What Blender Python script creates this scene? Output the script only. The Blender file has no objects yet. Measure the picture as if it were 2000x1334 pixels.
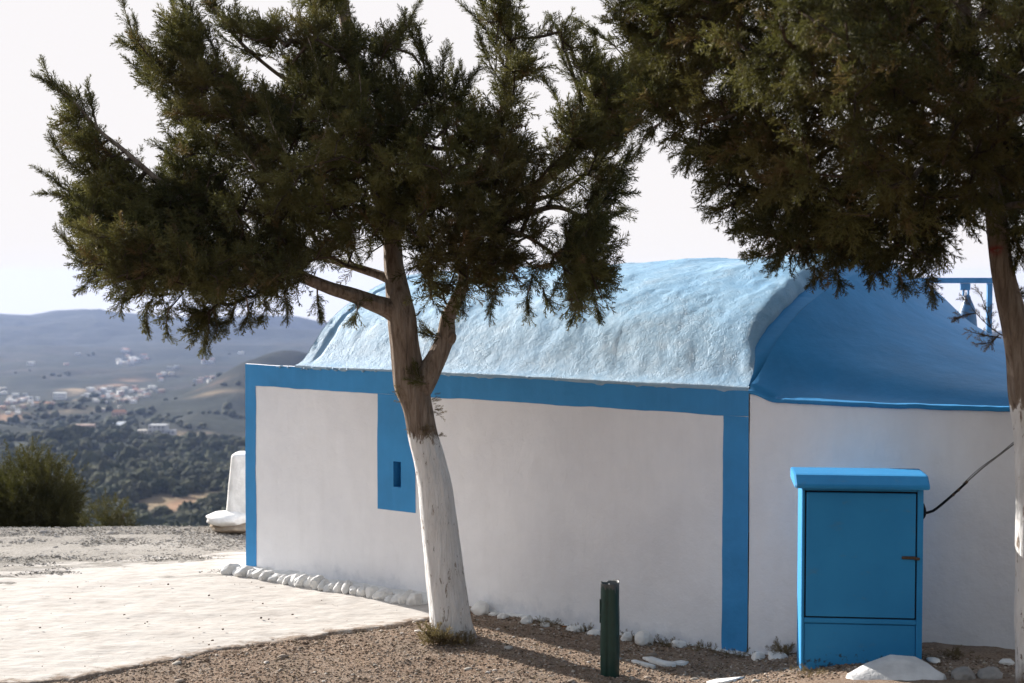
import bpy, math
import numpy as np
from math import radians, sin, cos, pi, atan, sqrt, exp

scene = bpy.context.scene
COL = scene.collection
rng = np.random.default_rng(11)

# ------------------------------------------------------------------ camera rig
F = 3000.0
PITCH = atan(133.0 / F)
CAM_Z = 2.86
FWD = np.array([0, cos(PITCH), -sin(PITCH)])
UPV = np.array([0, sin(PITCH), cos(PITCH)])


def P(px, py, Y):
    """World point at depth Y that sits where the photograph shows (px, py)."""
    r = FWD + np.array([(px - 1000) / F, 0, 0]) + UPV * ((667 - py) / F)
    return np.array([0, 0, CAM_Z]) + r * (Y / r[1])


cam_d = bpy.data.cameras.new('camera')
cam = bpy.data.objects.new('camera', cam_d)
COL.objects.link(cam)
cam.location = (0, 0, CAM_Z)
cam.rotation_euler = (pi / 2 - PITCH, 0, 0)
cam_d.sensor_fit = 'HORIZONTAL'
cam_d.sensor_width = 36
cam_d.lens = 36 * F / 2000
cam_d.clip_start = 0.1
cam_d.clip_end = 30000
cam_d.dof.use_dof = True
cam_d.dof.focus_distance = 12.3
cam_d.dof.aperture_fstop = 2.6
scene.camera = cam

# ------------------------------------------------------------------ noise


def _hash(ix, iy, iz, seed):
    n = (ix.astype(np.int64) * 374761393 + iy.astype(np.int64) * 668265263 + iz.astype(np.int64) * 1274126177 + seed * 974711) & 0xffffffff
    n = ((n ^ (n >> 13)) * 1274126177) & 0xffffffff
    n = ((n ^ (n >> 15)) * 2246822519) & 0xffffffff
    return ((n ^ (n >> 16)) & 0xffffff) / float(0xffffff)


def vn(x, y, z=None, seed=0):
    x = np.asarray(x, float); y = np.asarray(y, float)
    z = np.zeros_like(x) if z is None else np.asarray(z, float)
    ix, iy, iz = np.floor(x), np.floor(y), np.floor(z)
    fx, fy, fz = x - ix, y - iy, z - iz
    fx, fy, fz = [f * f * f * (f * (f * 6 - 15) + 10) for f in (fx, fy, fz)]
    r = 0
    for a in (0, 1):
        wa = fx if a else 1 - fx
        for b in (0, 1):
            wb = fy if b else 1 - fy
            for c in (0, 1):
                wc = fz if c else 1 - fz
                r = r + wa * wb * wc * _hash(ix + a, iy + b, iz + c, seed)
    return r * 2 - 1


def fbm(x, y, z=None, seed=0, octv=4, gain=.5):
    r, a, t = 0, 1.0, 0
    f = 1.0
    for i in range(octv):
        r = r + a * vn(np.asarray(x) * f + i * 17.3, np.asarray(y) * f + i * 9.1, None if z is None else np.asarray(z) * f, seed + i)
        t += a; a *= gain; f *= 2.03
    return r / t


def sstep(a, b, x):
    t = np.clip((np.asarray(x, float) - a) / (b - a), 0, 1)
    return t * t * (3 - 2 * t)

# ------------------------------------------------------------------ materials


class M:
    def __init__(s, name):
        s.m = bpy.data.materials.new(name)
        s.m.use_nodes = True
        s.n = s.m.node_tree.nodes
        s.l = s.m.node_tree.links
        s.b = s.n['Principled BSDF']
        s.out = s.n['Material Output']

    def node(s, t, **kw):
        n = s.n.new(t)
        for k, v in kw.items():
            if k.startswith('_'):
                setattr(n, k[1:], v)
            else:
                key = int(k[1:]) if k[0] == 'i' and k[1:].isdigit() else k.replace('__', ' ')
                s.put(n.inputs[key], v)
        return n

    def put(s, inp, v):
        if hasattr(v, 'is_output') or isinstance(v, bpy.types.NodeSocket):
            s.l.new(v, inp)
        elif isinstance(v, tuple) and len(v) == 3 and inp.type == 'RGBA':
            inp.default_value = (*v, 1)
        else:
            inp.default_value = v

    def co(s, scale=(1, 1, 1), rot=(0, 0, 0), kind='Object'):
        t = s.node('ShaderNodeTexCoord')
        mp = s.node('ShaderNodeMapping', Vector=t.outputs[kind], Scale=scale, Rotation=rot)
        return mp.outputs[0]

    def noise(s, vec, scale, detail=4, rough=.55, dist=0.0, out='Fac'):
        n = s.node('ShaderNodeTexNoise', Vector=vec, Scale=scale, Detail=detail, Roughness=rough, Distortion=dist)
        return n.outputs[out]

    def ramp(s, fac, *stops):
        r = s.node('ShaderNodeValToRGB', Fac=fac)
        e = r.color_ramp.elements
        while len(e) < len(stops):
            e.new(.5)
        for el, (p, c) in zip(e, stops):
            el.position = p
            el.color = (*c, 1) if isinstance(c, tuple) else (c, c, c, 1)
        return r.outputs[0]

    def mix(s, fac, a, b, mode='MIX'):
        n = s.node('ShaderNodeMix', _data_type='RGBA', _blend_type=mode)
        s.put(n.inputs[0], fac); s.put(n.inputs[6], a); s.put(n.inputs[7], b)
        return n.outputs[2]

    def math(s, op, a, b=0.0, clamp=False):
        n = s.node('ShaderNodeMath', _operation=op, _use_clamp=clamp)
        s.put(n.inputs[0], a); s.put(n.inputs[1], b)
        return n.outputs[0]

    def z(s, kind='Object'):
        t = s.node('ShaderNodeTexCoord')
        x = s.node('ShaderNodeSeparateXYZ', Vector=t.outputs[kind])
        return x.outputs[0], x.outputs[1], x.outputs[2]

    def bump(s, h, strength, dist, normal=None):
        n = s.node('ShaderNodeBump', Height=h, Strength=strength, Distance=dist)
        if normal is not None:
            s.put(n.inputs['Normal'], normal)
        return n.outputs[0]

    def done(s, color, rough=.7, normal=None, spec=None, metal=None):
        s.put(s.b.inputs['Base Color'], color)
        s.put(s.b.inputs['Roughness'], rough)
        if normal is not None:
            s.put(s.b.inputs['Normal'], normal)
        if spec is not None:
            s.b.inputs['Specular IOR Level'].default_value = spec
        if metal is not None:
            s.b.inputs['Metallic'].default_value = metal
        return s.m


MAT = {}


def mk_plain(name, col, var=.12, scale=6, rough=.7, bump=.15, bdist=.01, bscale=40, spec=.3, metal=None):
    m = M(name)
    v = m.co()
    n = m.noise(v, scale, 5)
    c2 = tuple(c * (1 - var) for c in col); c1 = tuple(min(1, c * (1 + var * .5)) for c in col)
    c = m.ramp(n, (.3, c2), (.7, c1))
    b = m.bump(m.noise(v, bscale, 5), bump, bdist)
    MAT[name] = m.done(c, rough, b, spec, metal)


# limewashed wall
m = M('limewash_wall')
v = m.co()
x, y, z = m.z()
big = m.noise(v, 1.3, 5, .6)
fine = m.noise(m.co((9, 9, 2.2)), 1.0, 6, .65)
c = m.ramp(big, (.28, (.755, .755, .785)), (.72, (.87, .87, .89)))
c = m.mix(m.math('MULTIPLY', m.ramp(fine, (.45, 0.), (.8, 1.)), .25), c, (.66, .655, .66))
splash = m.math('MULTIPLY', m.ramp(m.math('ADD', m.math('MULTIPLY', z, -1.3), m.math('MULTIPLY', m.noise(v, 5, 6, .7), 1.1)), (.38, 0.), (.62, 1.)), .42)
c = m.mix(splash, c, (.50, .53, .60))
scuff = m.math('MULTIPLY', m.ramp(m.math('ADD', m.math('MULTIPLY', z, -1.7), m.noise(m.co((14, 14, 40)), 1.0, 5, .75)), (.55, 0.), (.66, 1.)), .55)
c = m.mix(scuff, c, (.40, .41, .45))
h = m.math('ADD', m.noise(v, 7, 5, .55), m.math('MULTIPLY', m.noise(v, 60, 4, .6), .14))
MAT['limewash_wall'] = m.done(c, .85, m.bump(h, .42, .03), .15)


def blue_paint(name, col, rough=.55):
    m = M(name)
    v = m.co()
    n = m.noise(v, 2.2, 6, .6)
    st = m.noise(m.co((12, 12, 1.6)), 1.0, 5, .6)
    c = m.ramp(n, (.3, tuple(k * .84 for k in col)), (.7, tuple(k * 1.06 for k in col)))
    c = m.mix(m.math('MULTIPLY', m.ramp(st, (.5, 0.), (.8, 1.)), .22), c, tuple(min(1, k * 1.25 + .03) for k in col))
    x, y, z = m.z()
    chip = m.math('MULTIPLY', m.ramp(m.math('ADD', m.math('MULTIPLY', z, -2.2), m.noise(v, 11, 7, .75)), (.50, 0.), (.56, 1.)), .55)
    c = m.mix(chip, c, (.62, .64, .66))
    hh = m.math('ADD', m.noise(v, 9, 5), m.math('MULTIPLY', m.noise(v, 70, 4), .12))
    MAT[name] = m.done(c, rough, m.bump(hh, .3, .02), .35)


blue_paint('blue_paint', (.032, .255, .56))
blue_paint('blue_paint_gable', (.022, .225, .50), .6)

# vault plaster: the gable's blue made paler, with sunlight painted into the colour
m = M('sunlit_blue_plaster')
v = m.co()
x, y, z = m.z()
n1 = m.noise(v, .9, 5, .6)
n2 = m.noise(v, 6, 6, .65)
c = m.ramp(m.math('ADD', n1, m.math('MULTIPLY', m.math('SUBTRACT', n2, .5), .5)), (.32, (.16, .335, .51)), (.55, (.235, .405, .555)), (.74, (.345, .48, .59)))
low = m.ramp(m.math('ADD', m.math('MULTIPLY', m.math('SUBTRACT', z, 2.0), -1.2), m.math('MULTIPLY', n2, .9)), (.05, 0.), (.75, 1.))
c = m.mix(m.math('MULTIPLY', low, .42), c, (.54, .62, .70))
# flaking layers: steps and thin cracks that follow wandering contour lines
def contour(vec, sc, det, lo, width, gate_sc, g0, g1, dist=0.0, rough=.6):
    n = m.noise(vec, sc, det, rough, dist)
    d = m.math('ABSOLUTE', m.math('SUBTRACT', n, lo))
    line = m.ramp(d, (0.0, 1.), (width, 0.))
    return n, m.math('MULTIPLY', line, m.ramp(m.noise(v, gate_sc, 4, .65), (g0, 0.), (g1, 1.)))
diag = m.co((1.25, 1.25, .95), (.35, -.55, .5))
na, ca = contour(diag, 1.9, 6, .50, .0075, 2.6, .50, .58, .15)
nb, cbk = contour(m.co((1.5, 1.1, .8), (.2, -.5, .2)), 4.3, 6, .52, .010, 3.6, .60, .66, 0.0)
step_a = m.ramp(na, (.495, 0.), (.505, 1.))
step_b = m.ramp(nb, (.51, 0.), (.53, 1.))
pits = m.ramp(m.noise(v, 30, 5, .7), (.32, 0.), (.44, 1.))
strk = m.noise(m.co((9, 9, 3), (.4, -.6, .5)), 1.0, 6, .65)
h = m.math('MULTIPLY', m.noise(v, 3.4, 9, .64), 1.5)
h = m.math('ADD', h, m.math('MULTIPLY', step_a, .16))
h = m.math('ADD', h, m.math('MULTIPLY', m.math('MULTIPLY', step_b, m.ramp(m.noise(v, 2.2, 3), (.42, 0.), (.6, 1.))), .10))
h = m.math('ADD', h, m.math('MULTIPLY', pits, .20))
h = m.math('ADD', h, m.math('MULTIPLY', strk, .16))
h = m.math('ADD', h, m.math('MULTIPLY', m.noise(v, 90, 4, .7), .30))
h = m.math('SUBTRACT', h, m.math('MULTIPLY', ca, .6))
h = m.math('SUBTRACT', h, m.math('MULTIPLY', cbk, .4))
c = m.mix(m.math('MULTIPLY', m.math('MAXIMUM', ca, m.math('MULTIPLY', cbk, .8)), .55), c, (.10, .22, .36))
MAT['sunlit_blue_plaster'] = m.done(c, .62, m.bump(h, .62, .026), .35)

mk_plain('white_stone', (.76, .745, .72), .16, 9, .85, .5, .02, 28, .15)
mk_plain('white_concrete', (.72, .71, .70), .22, 7, .9, .5, .02, 24, .1)
mk_plain('raw_stone', (.30, .24, .18), .4, 9, .9, .6, .03, 22, .1)
mk_plain('grey_rock', (.34, .32, .30), .3, 7, .9, .6, .03, 22, .1)
mk_plain('green_paint', (.012, .062, .048), .3, 14, .45, .15, .004, 60, .4)
mk_plain('rust', (.10, .065, .045), .4, 60, .8, .5, .004, 200, .2)
mk_plain('rubber_and_gap_shade', (.010, .012, .016), .2, 30, .7, .2, .003, 90, .2)
mk_plain('grey_wire', (.17, .165, .16), .2, 30, .6, .2, .002, 90, .3)
mk_plain('dry_straw', (.30, .235, .13), .35, 20, .85, .1, .002, 60, .1)
mk_plain('dead_leaf', (.16, .10, .06), .5, 30, .85, .1, .002, 60, .1)
mk_plain('orange_leaf', (.40, .15, .04), .3, 30, .8, .1, .002, 60, .1)
mk_plain('house_white', (.74, .72, .69), .08, .3, .85, .1, .01, 1, .2)
mk_plain('house_cream', (.60, .54, .46), .1, .3, .85, .1, .01, 1, .2)
mk_plain('house_pink', (.50, .36, .30), .1, .3, .85, .1, .01, 1, .2)
mk_plain('house_grey', (.42, .42, .43), .1, .3, .85, .1, .01, 1, .2)
mk_plain('window_dark', (.05, .055, .065), .1, 1, .3, .0, .01, 1, .4)
mk_plain('roof_tile', (.42, .20, .12), .2, 1, .85, .2, .01, 4, .2)
mk_plain('white_sheet', (.86, .86, .85), .03, 1, .4, .0, .01, 1, .5)
mk_plain('bell_blue', (.04, .13, .27), .2, 14, .45, .2, .005, 50, .5)
mk_plain('frame_blue', (.05, .20, .43), .15, 14, .5, .2, .005, 50, .4)

# cabinet paint: blue with rusty smudges low down
m = M('cabinet_paint')
v = m.co()
x, y, z = m.z()
n = m.noise(v, 3, 5)
c = m.ramp(n, (.3, (.024, .225, .50)), (.7, (.032, .265, .56)))
sm = m.math('MULTIPLY', m.ramp(m.noise(m.co((3, 3, 6)), 2.0, 6, .7), (.60, 0.), (.72, 1.)), .35)
c = m.mix(sm, c, (.13, .20, .27))
ch = m.ramp(m.math('ADD', m.math('MULTIPLY', z, -1.1), m.noise(v, 22, 6, .75)), (.42, 0.), (.46, 1.))
c = m.mix(m.math('MULTIPLY', ch, .85), c, (.035, .05, .06))
MAT['cabinet_paint'] = m.done(c, .58, m.bump(m.noise(v, 18, 4), .10, .01), .22)

# bark with a coat of limewash up to a height


def bark(name, top, rag):
    m = M(name)
    v = m.co()
    x, y, z = m.z()
    fib = m.noise(m.co((26, 26, 3.2)), 1.0, 7, .68, .5)
    fib2 = m.noise(m.co((70, 70, 6)), 1.0, 5, .7)
    c = m.ramp(fib, (.30, (.075, .055, .042)), (.46, (.255, .195, .152)), (.68, (.42, .355, .30)))
    c = m.mix(m.math('MULTIPLY', m.noise(v, 5, 4), .4), c, (.12, .09, .07))
    wob = m.math('MULTIPLY', m.math('SUBTRACT', m.noise(m.co((16, 16, 5)), 1.0, 7, .75), .5), rag)
    lim = m.ramp(m.math('ADD', m.math('SUBTRACT', top, z), wob), (.49, 0.), (.52, 1.))
    m.put(lim.node.inputs[0], m.math('ADD', m.math('ADD', m.math('SUBTRACT', top, z), wob), .5))
    gap = m.ramp(m.math('ADD', m.noise(m.co((22, 22, 6)), 1.0, 7, .72, .4), m.math('MULTIPLY', m.noise(v, 3, 3), .25)), (.490, 0.), (.525, 1.))
    lowgap = m.ramp(m.math('ADD', m.math('MULTIPLY', z, 1.6), m.math('MULTIPLY', m.noise(m.co((18, 18, 4)), 1.0, 6, .75), 1.0)), (.50, 0.), (.72, 1.))
    lim = m.math('MULTIPLY', m.math('MULTIPLY', lim, gap), lowgap)
    w = m.ramp(m.noise(m.co((14, 14, 5)), 1.0, 5, .65), (.3, (.72, .71, .70)), (.6, (.86, .85, .84)))
    c = m.mix(lim, c, w)
    at = m.node('ShaderNodeAttribute', _attribute_name='mark')
    c = m.mix(m.math('MULTIPLY', at.outputs['Fac'], m.ramp(m.noise(v, 22, 5, .7), (.36, 0.), (.46, 1.))), c, (.26, .015, .014))
    h = m.math('ADD', m.math('MULTIPLY', fib, 1.0), m.math('MULTIPLY', fib2, .3))
    MAT[name] = m.done(c, .9, m.bump(h, 1.0, .042), .1)


bark('bark_left_tree', 1.58, .55)
bark('bark_right_tree', 1.76, .6)
mk_plain('twig_bark', (.075, .055, .042), .4, 30, .9, .4, .006, 80, .1)


def leaf_mat(name, dark, light, brown, transl=.25, rough=.6):
    m = M(name)
    at = m.node('ShaderNodeAttribute', _attribute_name='tint')
    sp = m.node('ShaderNodeSeparateColor', Color=at.outputs['Color'])
    c = m.mix(sp.outputs[0], dark, light)
    c = m.mix(sp.outputs[1], c, brown)
    df = m.node('ShaderNodeBsdfPrincipled')
    m.put(df.inputs['Base Color'], c); df.inputs['Roughness'].default_value = rough
    df.inputs['Specular IOR Level'].default_value = .08
    tr = m.node('ShaderNodeBsdfTranslucent', Color=m.mix(.5, c, (.16, .17, .03), 'ADD'))
    mx = m.node('ShaderNodeMixShader', Fac=transl)
    m.l.new(df.outputs[0], mx.inputs[1]); m.l.new(tr.outputs[0], mx.inputs[2])
    m.n.remove(m.b)
    m.l.new(mx.outputs[0], m.out.inputs[0])
    MAT[name] = m.m


leaf_mat('juniper_foliage', (.024, .028, .013), (.138, .132, .046), (.135, .085, .042), .18)
leaf_mat('bush_foliage', (.012, .014, .007), (.070, .062, .021), (.07, .05, .022), .18)
leaf_mat('dry_foliage', (.12, .095, .055), (.26, .20, .11), (.15, .10, .06), .2)

# forest and hills
m = M('far_forest')
at = m.node('ShaderNodeAttribute', _attribute_name='tint')
v = m.co()
c = m.mix(m.ramp(m.noise(v, .9, 4, .7), (.35, 0.), (.7, 1.)), m.mix(.35, at.outputs['Color'], (.012, .017, .012)), m.mix(.30, at.outputs['Color'], (.12, .12, .05)))
MAT['far_forest'] = m.done(c, .85, m.bump(m.noise(v, 1.2, 5, .7), .9, .8), .1)
m = M('hill_scrub')
at = m.node('ShaderNodeAttribute', _attribute_name='tint')
v = m.co()
c = m.mix(m.ramp(m.noise(v, .02, 8, .7), (.42, 0.), (.58, 1.)), at.outputs['Color'], m.mix(.82, at.outputs['Color'], (.016, .021, .014)))
MAT['hill_scrub'] = m.done(c, .95, m.bump(m.noise(v, .03, 8, .7), .8, 8), .05)

# ground: brown dirt near the tree, grey gravel behind
m = M('dirt_and_gravel')
v = m.co()
x, y, z = m.z()
grain = m.noise(v, 55, 8, .75)
mid = m.noise(v, 7, 6, .65)
speck = m.node('ShaderNodeTexVoronoi', Vector=v, Scale=75.0).outputs['Color']
spk = m.node('ShaderNodeSeparateColor', Color=speck).outputs[0]
dirt = m.ramp(m.math('ADD', m.math('MULTIPLY', grain, .7), m.math('MULTIPLY', mid, .35)), (.34, (.10, .068, .048)), (.52, (.285, .20, .145)), (.68, (.45, .35, .27)))
dirt = m.mix(m.math('MULTIPLY', m.ramp(spk, (.72, 0.), (.85, 1.)), .6), dirt, (.40, .33, .27))
dirt = m.mix(m.math('MULTIPLY', m.ramp(m.noise(v, 1.6, 5, .6), (.45, 0.), (.65, 1.)), .45), dirt, (.30, .25, .205))
grav = m.ramp(m.math('ADD', m.math('MULTIPLY', grain, .75), m.math('MULTIPLY', mid, .3)), (.36, (.13, .12, .105)), (.52, (.29, .265, .235)), (.68, (.43, .40, .36)))
grav = m.mix(m.math('MULTIPLY', m.ramp(spk, (.75, 0.), (.9, 1.)), .6), grav, (.50, .47, .43))
c = m.mix(m.ramp(m.math('ADD', y, m.math('MULTIPLY', mid, 1.0)), (.0, 0.), (1., 1.)), dirt, grav)
mr = m.node('ShaderNodeMapRange', Value=m.math('ADD', y, m.math('MULTIPLY', mid, 1.2)))
mr.inputs[1].default_value = 13.6; mr.inputs[2].default_value = 14.6
c = m.mix(mr.outputs[0], dirt, grav)
h = m.math('ADD', grain, m.math('MULTIPLY', spk, .5))
MAT['dirt_and_gravel'] = m.done(c, .95, m.bump(h, .9, .025), .05)

# limewashed paving, worn through at the back
m = M('limewashed_paving')
v = m.co()
x, y, z = m.z()
n = m.noise(v, 1.1, 6, .6)
st = m.noise(m.co((.62, 2.3, 1)), 1.0, 8, .62, .8)
grain = m.noise(v, 55, 8, .75)
w = m.ramp(m.noise(m.co((1, 2.2, 1)), 3.2, 7, .7), (.28, (.36, .32, .285)), (.46, (.49, .45, .41)), (.66, (.565, .53, .49)))
w = m.mix(m.math('MULTIPLY', m.ramp(m.noise(m.co((2.5, 9, 1)), 1.0, 7, .7, .5), (.56, 0.), (.70, 1.)), .5), w, (.50, .46, .42))
grav = m.ramp(m.math('ADD', grain, m.math('MULTIPLY', m.math('SUBTRACT', n, .5), .4)), (.34, (.16, .145, .125)), (.52, (.32, .29, .255)), (.68, (.46, .425, .385)))
mr = m.node('ShaderNodeMapRange', Value=m.math('ADD', y, m.math('MULTIPLY', x, -.30)))
mr.inputs[1].default_value = 14.9; mr.inputs[2].default_value = 17.5; mr.clamp = False
mr.inputs[3].default_value = 0.0; mr.inputs[4].default_value = .62
fac = m.math('ADD', m.math('ADD', m.math('MULTIPLY', mr.outputs[0], 1.0), m.math('MULTIPLY', st, 1.55)), m.math('MULTIPLY', m.math('SUBTRACT', grain, .5), .16))
fac = m.math('MULTIPLY', fac, .9)
worn = m.ramp(fac, (.93, 0.), (1.02, 1.))
c = m.mix(worn, w, grav)
dst = m.node('ShaderNodeAttribute', _attribute_name='mark').outputs['Fac']
edg = m.ramp(m.math('ADD', m.math('MULTIPLY', dst, 1.0), m.math('MULTIPLY', m.noise(m.co((1, 1.6, 1)), 5.5, 8, .72), 1.0)), (.53, 1.), (.66, 0.))
c = m.mix(edg, c, m.ramp(grain, (.35, (.16, .115, .085)), (.65, (.40, .32, .255))))
crk = m.node('ShaderNodeTexVoronoi', Vector=m.node('ShaderNodeMapping', Vector=wv.outputs[0] if False else m.mix(.25, v, m.noise(v, 2.0, 5, .65, out='Color')), Scale=(.8, 2.0, 1)).outputs[0], Scale=1.6, _feature='DISTANCE_TO_EDGE').outputs['Distance']
ck = m.math('MULTIPLY', m.ramp(crk, (0., 1.), (.010, 0.)), m.ramp(m.noise(v, 2.5, 5, .7), (.56, 0.), (.62, 1.)))
c = m.mix(m.math('MULTIPLY', ck, .7), c, (.20, .17, .15))
h = m.math('ADD', m.math('MULTIPLY', m.noise(m.co((1, 2.4, 1)), 7, 6, .6), 1.0), m.math('MULTIPLY', m.math('MULTIPLY', grain, worn), .8))
h = m.math('ADD', h, m.math('MULTIPLY', m.noise(v, 60, 4, .7), .12))
h = m.math('SUBTRACT', h, m.math('MULTIPLY', ck, 1.0))
MAT['limewashed_paving'] = m.done(c, .9, m.bump(h, .40, .026), .08)

m = M('pebble')
at = m.node('ShaderNodeAttribute', _attribute_name='tint')
MAT['pebble'] = m.done(at.outputs['Color'], .92, None, .08)

# ------------------------------------------------------------------ object helpers


def mesh_obj(name, verts, faces, mat, parent=None, smooth=True, tint=None, attr=None, mats=None, fmat=None):
    verts = np.asarray(verts, float).reshape(-1, 3)
    loc = np.zeros(3)
    if parent is not None:
        p = parent
        while p is not None:
            loc = loc + np.array(p.location); p = p.parent
    me = bpy.data.meshes.new(name)
    v = (verts - loc).astype(np.float32)
    if isinstance(faces, np.ndarray):
        k = faces.shape[1]
        me.vertices.add(len(v)); me.vertices.foreach_set('co', v.ravel())
        me.loops.add(faces.size); me.loops.foreach_set('vertex_index', faces.astype(np.int32).ravel())
        me.polygons.add(len(faces))
        me.polygons.foreach_set('loop_start', np.arange(0, faces.size, k, dtype=np.int32))
        me.polygons.foreach_set('loop_total', np.full(len(faces), k, np.int32))
        me.update(calc_edges=True)
    else:
        me.from_pydata(v.tolist(), [], faces)
        me.update()
    me.polygons.foreach_set('use_smooth', np.full(len(me.polygons), smooth))
    for mm in (mats or [mat]):
        me.materials.append(MAT[mm])
    if fmat is not None:
        me.polygons.foreach_set('material_index', np.asarray(fmat, np.int32))
    if tint is not None:
        a = me.color_attributes.new('tint', 'FLOAT_COLOR', 'POINT')
        t = np.asarray(tint, np.float32)
        if t.shape[1] == 3:
            t = np.hstack([t, np.ones((len(t), 1), np.float32)])
        a.data.foreach_set('color', t.ravel())
    if attr is not None:
        a = me.attributes.new('mark', 'FLOAT', 'POINT')
        a.data.foreach_set('value', np.asarray(attr, np.float32))
    o = bpy.data.objects.new(name, me)
    COL.objects.link(o)
    if parent is not None:
        o.parent = parent
    return o


def tag(o, label=None, cat=None, group=None, kind=None):
    if label: o['label'] = label
    if cat: o['category'] = cat
    if group: o['group'] = group
    if kind: o['kind'] = kind
    return o


def empty(name, loc, label, cat, group=None):
    o = bpy.data.objects.new(name, None)
    COL.objects.link(o)
    o.location = tuple(float(k) for k in loc)
    o.empty_display_size = .2
    return tag(o, label, cat, group)


class MB:
    def __init__(s):
        s.v = []; s.f = []; s.n = 0

    def add(s, v, f):
        v = np.asarray(v, float).reshape(-1, 3)
        s.v.append(v)
        s.f += [tuple(int(i) + s.n for i in q) for q in f]
        s.n += len(v)

    def box(s, lo, hi, X=(1, 0, 0), Yv=(0, 1, 0), O=(0, 0, 0), bev=0.0):
        X, Yv, O = np.array(X, float), np.array(Yv, float), np.array(O, float)
        x0, y0, z0 = lo; x1, y1, z1 = hi
        if bev <= 0:
            c = [(x0, y0, z0), (x1, y0, z0), (x1, y1, z0), (x0, y1, z0), (x0, y0, z1), (x1, y0, z1), (x1, y1, z1), (x0, y1, z1)]
            f = [(3, 2, 1, 0), (4, 5, 6, 7), (0, 1, 5, 4), (1, 2, 6, 5), (2, 3, 7, 6), (3, 0, 4, 7)]
        else:
            b = bev
            ring = lambda z, k: [(x0 + k + (0 if i % 2 == 0 else 0), 0, z) for i in range(0)]
            def loop(z, i, cut):
                return [(x0 + i + cut, y0 + i, z), (x1 - i - cut, y0 + i, z), (x1 - i, y0 + i + cut, z), (x1 - i, y1 - i - cut, z), (x1 - i - cut, y1 - i, z), (x0 + i + cut, y1 - i, z), (x0 + i, y1 - i - cut, z), (x0 + i, y0 + i + cut, z)]
            c = loop(z0, b, 0.3 * b) + loop(z0 + b, 0, b) + loop(z1 - b, 0, b) + loop(z1, b, .3 * b)
            f = [tuple(range(7, -1, -1)), tuple(range(24, 32))]
            for r in range(3):
                for i in range(8):
                    j = (i + 1) % 8
                    f.append((r * 8 + i, r * 8 + j, r * 8 + 8 + j, r * 8 + 8 + i))
        c = np.array(c)
        s.add(O + c[:, :1] * X + c[:, 1:2] * Yv + c[:, 2:] * np.array([0, 0, 1.0]), f)
        return s

    def build(s, name, mat, parent=None, smooth=False):
        return mesh_obj(name, np.vstack(s.v), s.f, mat, parent, smooth)


def grid(nu, nv, flip=False, wrap=False):
    """quads of an nu x nv vertex lattice (index = i*nv + j)"""
    i, j = np.meshgrid(np.arange(nu - 1), np.arange(nv if wrap else nv - 1), indexing='ij')
    j2 = (j + 1) % nv
    q = np.stack([i * nv + j, (i + 1) * nv + j, (i + 1) * nv + j2, i * nv + j2], -1).reshape(-1, 4)
    return q[:, ::-1].copy() if flip else q


def smooth_path(pts, step):
    pts = np.asarray(pts, float)
    out = []
    n = len(pts)
    for i in range(n - 1):
        p0, p1, p2, p3 = pts[max(i - 1, 0)], pts[i], pts[i + 1], pts[min(i + 2, n - 1)]
        k = max(1, int(np.linalg.norm((p2 - p1)[:3]) / step))
        for t in np.linspace(0, 1, k, endpoint=False):
            out.append(.5 * ((2 * p1) + (-p0 + p2) * t + (2 * p0 - 5 * p1 + 4 * p2 - p3) * t * t + (-p0 + 3 * p1 - 3 * p2 + p3) * t ** 3))
    out.append(pts[-1])
    return np.array(out)


def tube(path, sides=8, rough=0.0, seed=0, cap=True):
    """path rows x, y, z, r -> verts, faces"""
    p = path[:, :3]; r = path[:, 3]
    d = np.gradient(p, axis=0)
    d /= np.linalg.norm(d, axis=1)[:, None] + 1e-9
    ref = np.array([0.31, -.93, .2])
    a = np.cross(d, ref); a /= np.linalg.norm(a, axis=1)[:, None] + 1e-9
    b = np.cross(d, a)
    th = np.linspace(0, 2 * pi, sides, endpoint=False)
    ang = np.cos(th)[None, :, None] * a[:, None, :] + np.sin(th)[None, :, None] * b[:, None, :]
    rr = np.repeat(r[:, None], sides, 1)
    if rough:
        L = np.concatenate([[0], np.cumsum(np.linalg.norm(np.diff(p, axis=0), axis=1))])
        nx = np.cos(th)[None] * 1.0 + 0 * L[:, None]; ny = np.sin(th)[None] * 1.0 + 0 * L[:, None]
        nz = L[:, None] * 1.6 + 0 * th[None]
        rr = rr * (1 + rough * fbm(nx, ny, nz, seed, 2)) * (1 + rough * .6 * fbm(nx * 4.0, ny * 4.0, nz * .35, seed + 9, 3))
    v = p[:, None, :] + ang * rr[:, :, None]
    v = v.reshape(-1, 3)
    f = grid(len(p), sides, False, True)
    return v, f


def ico(sub=2):
    t = (1 + 5 ** .5) / 2
    v = [(-1, t, 0), (1, t, 0), (-1, -t, 0), (1, -t, 0), (0, -1, t), (0, 1, t), (0, -1, -t), (0, 1, -t), (t, 0, -1), (t, 0, 1), (-t, 0, -1), (-t, 0, 1)]
    f = [(0, 11, 5), (0, 5, 1), (0, 1, 7), (0, 7, 10), (0, 10, 11), (1, 5, 9), (5, 11, 4), (11, 10, 2), (10, 7, 6), (7, 1, 8), (3, 9, 4), (3, 4, 2), (3, 2, 6), (3, 6, 8), (3, 8, 9), (4, 9, 5), (2, 4, 11), (6, 2, 10), (8, 6, 7), (9, 8, 1)]
    v = [np.array(k, float) / np.linalg.norm(k) for k in v]
    for _ in range(sub):
        cache = {}; nf = []

        def midp(a, b):
            k = (min(a, b), max(a, b))
            if k not in cache:
                q = v[a] + v[b]; v.append(q / np.linalg.norm(q)); cache[k] = len(v) - 1
            return cache[k]
        for a, b, c in f:
            ab, bc, ca = midp(a, b), midp(b, c), midp(c, a)
            nf += [(a, ab, ca), (b, bc, ab), (c, ca, bc), (ab, bc, ca)]
        f = nf
    return np.array(v), np.array(f)


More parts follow.
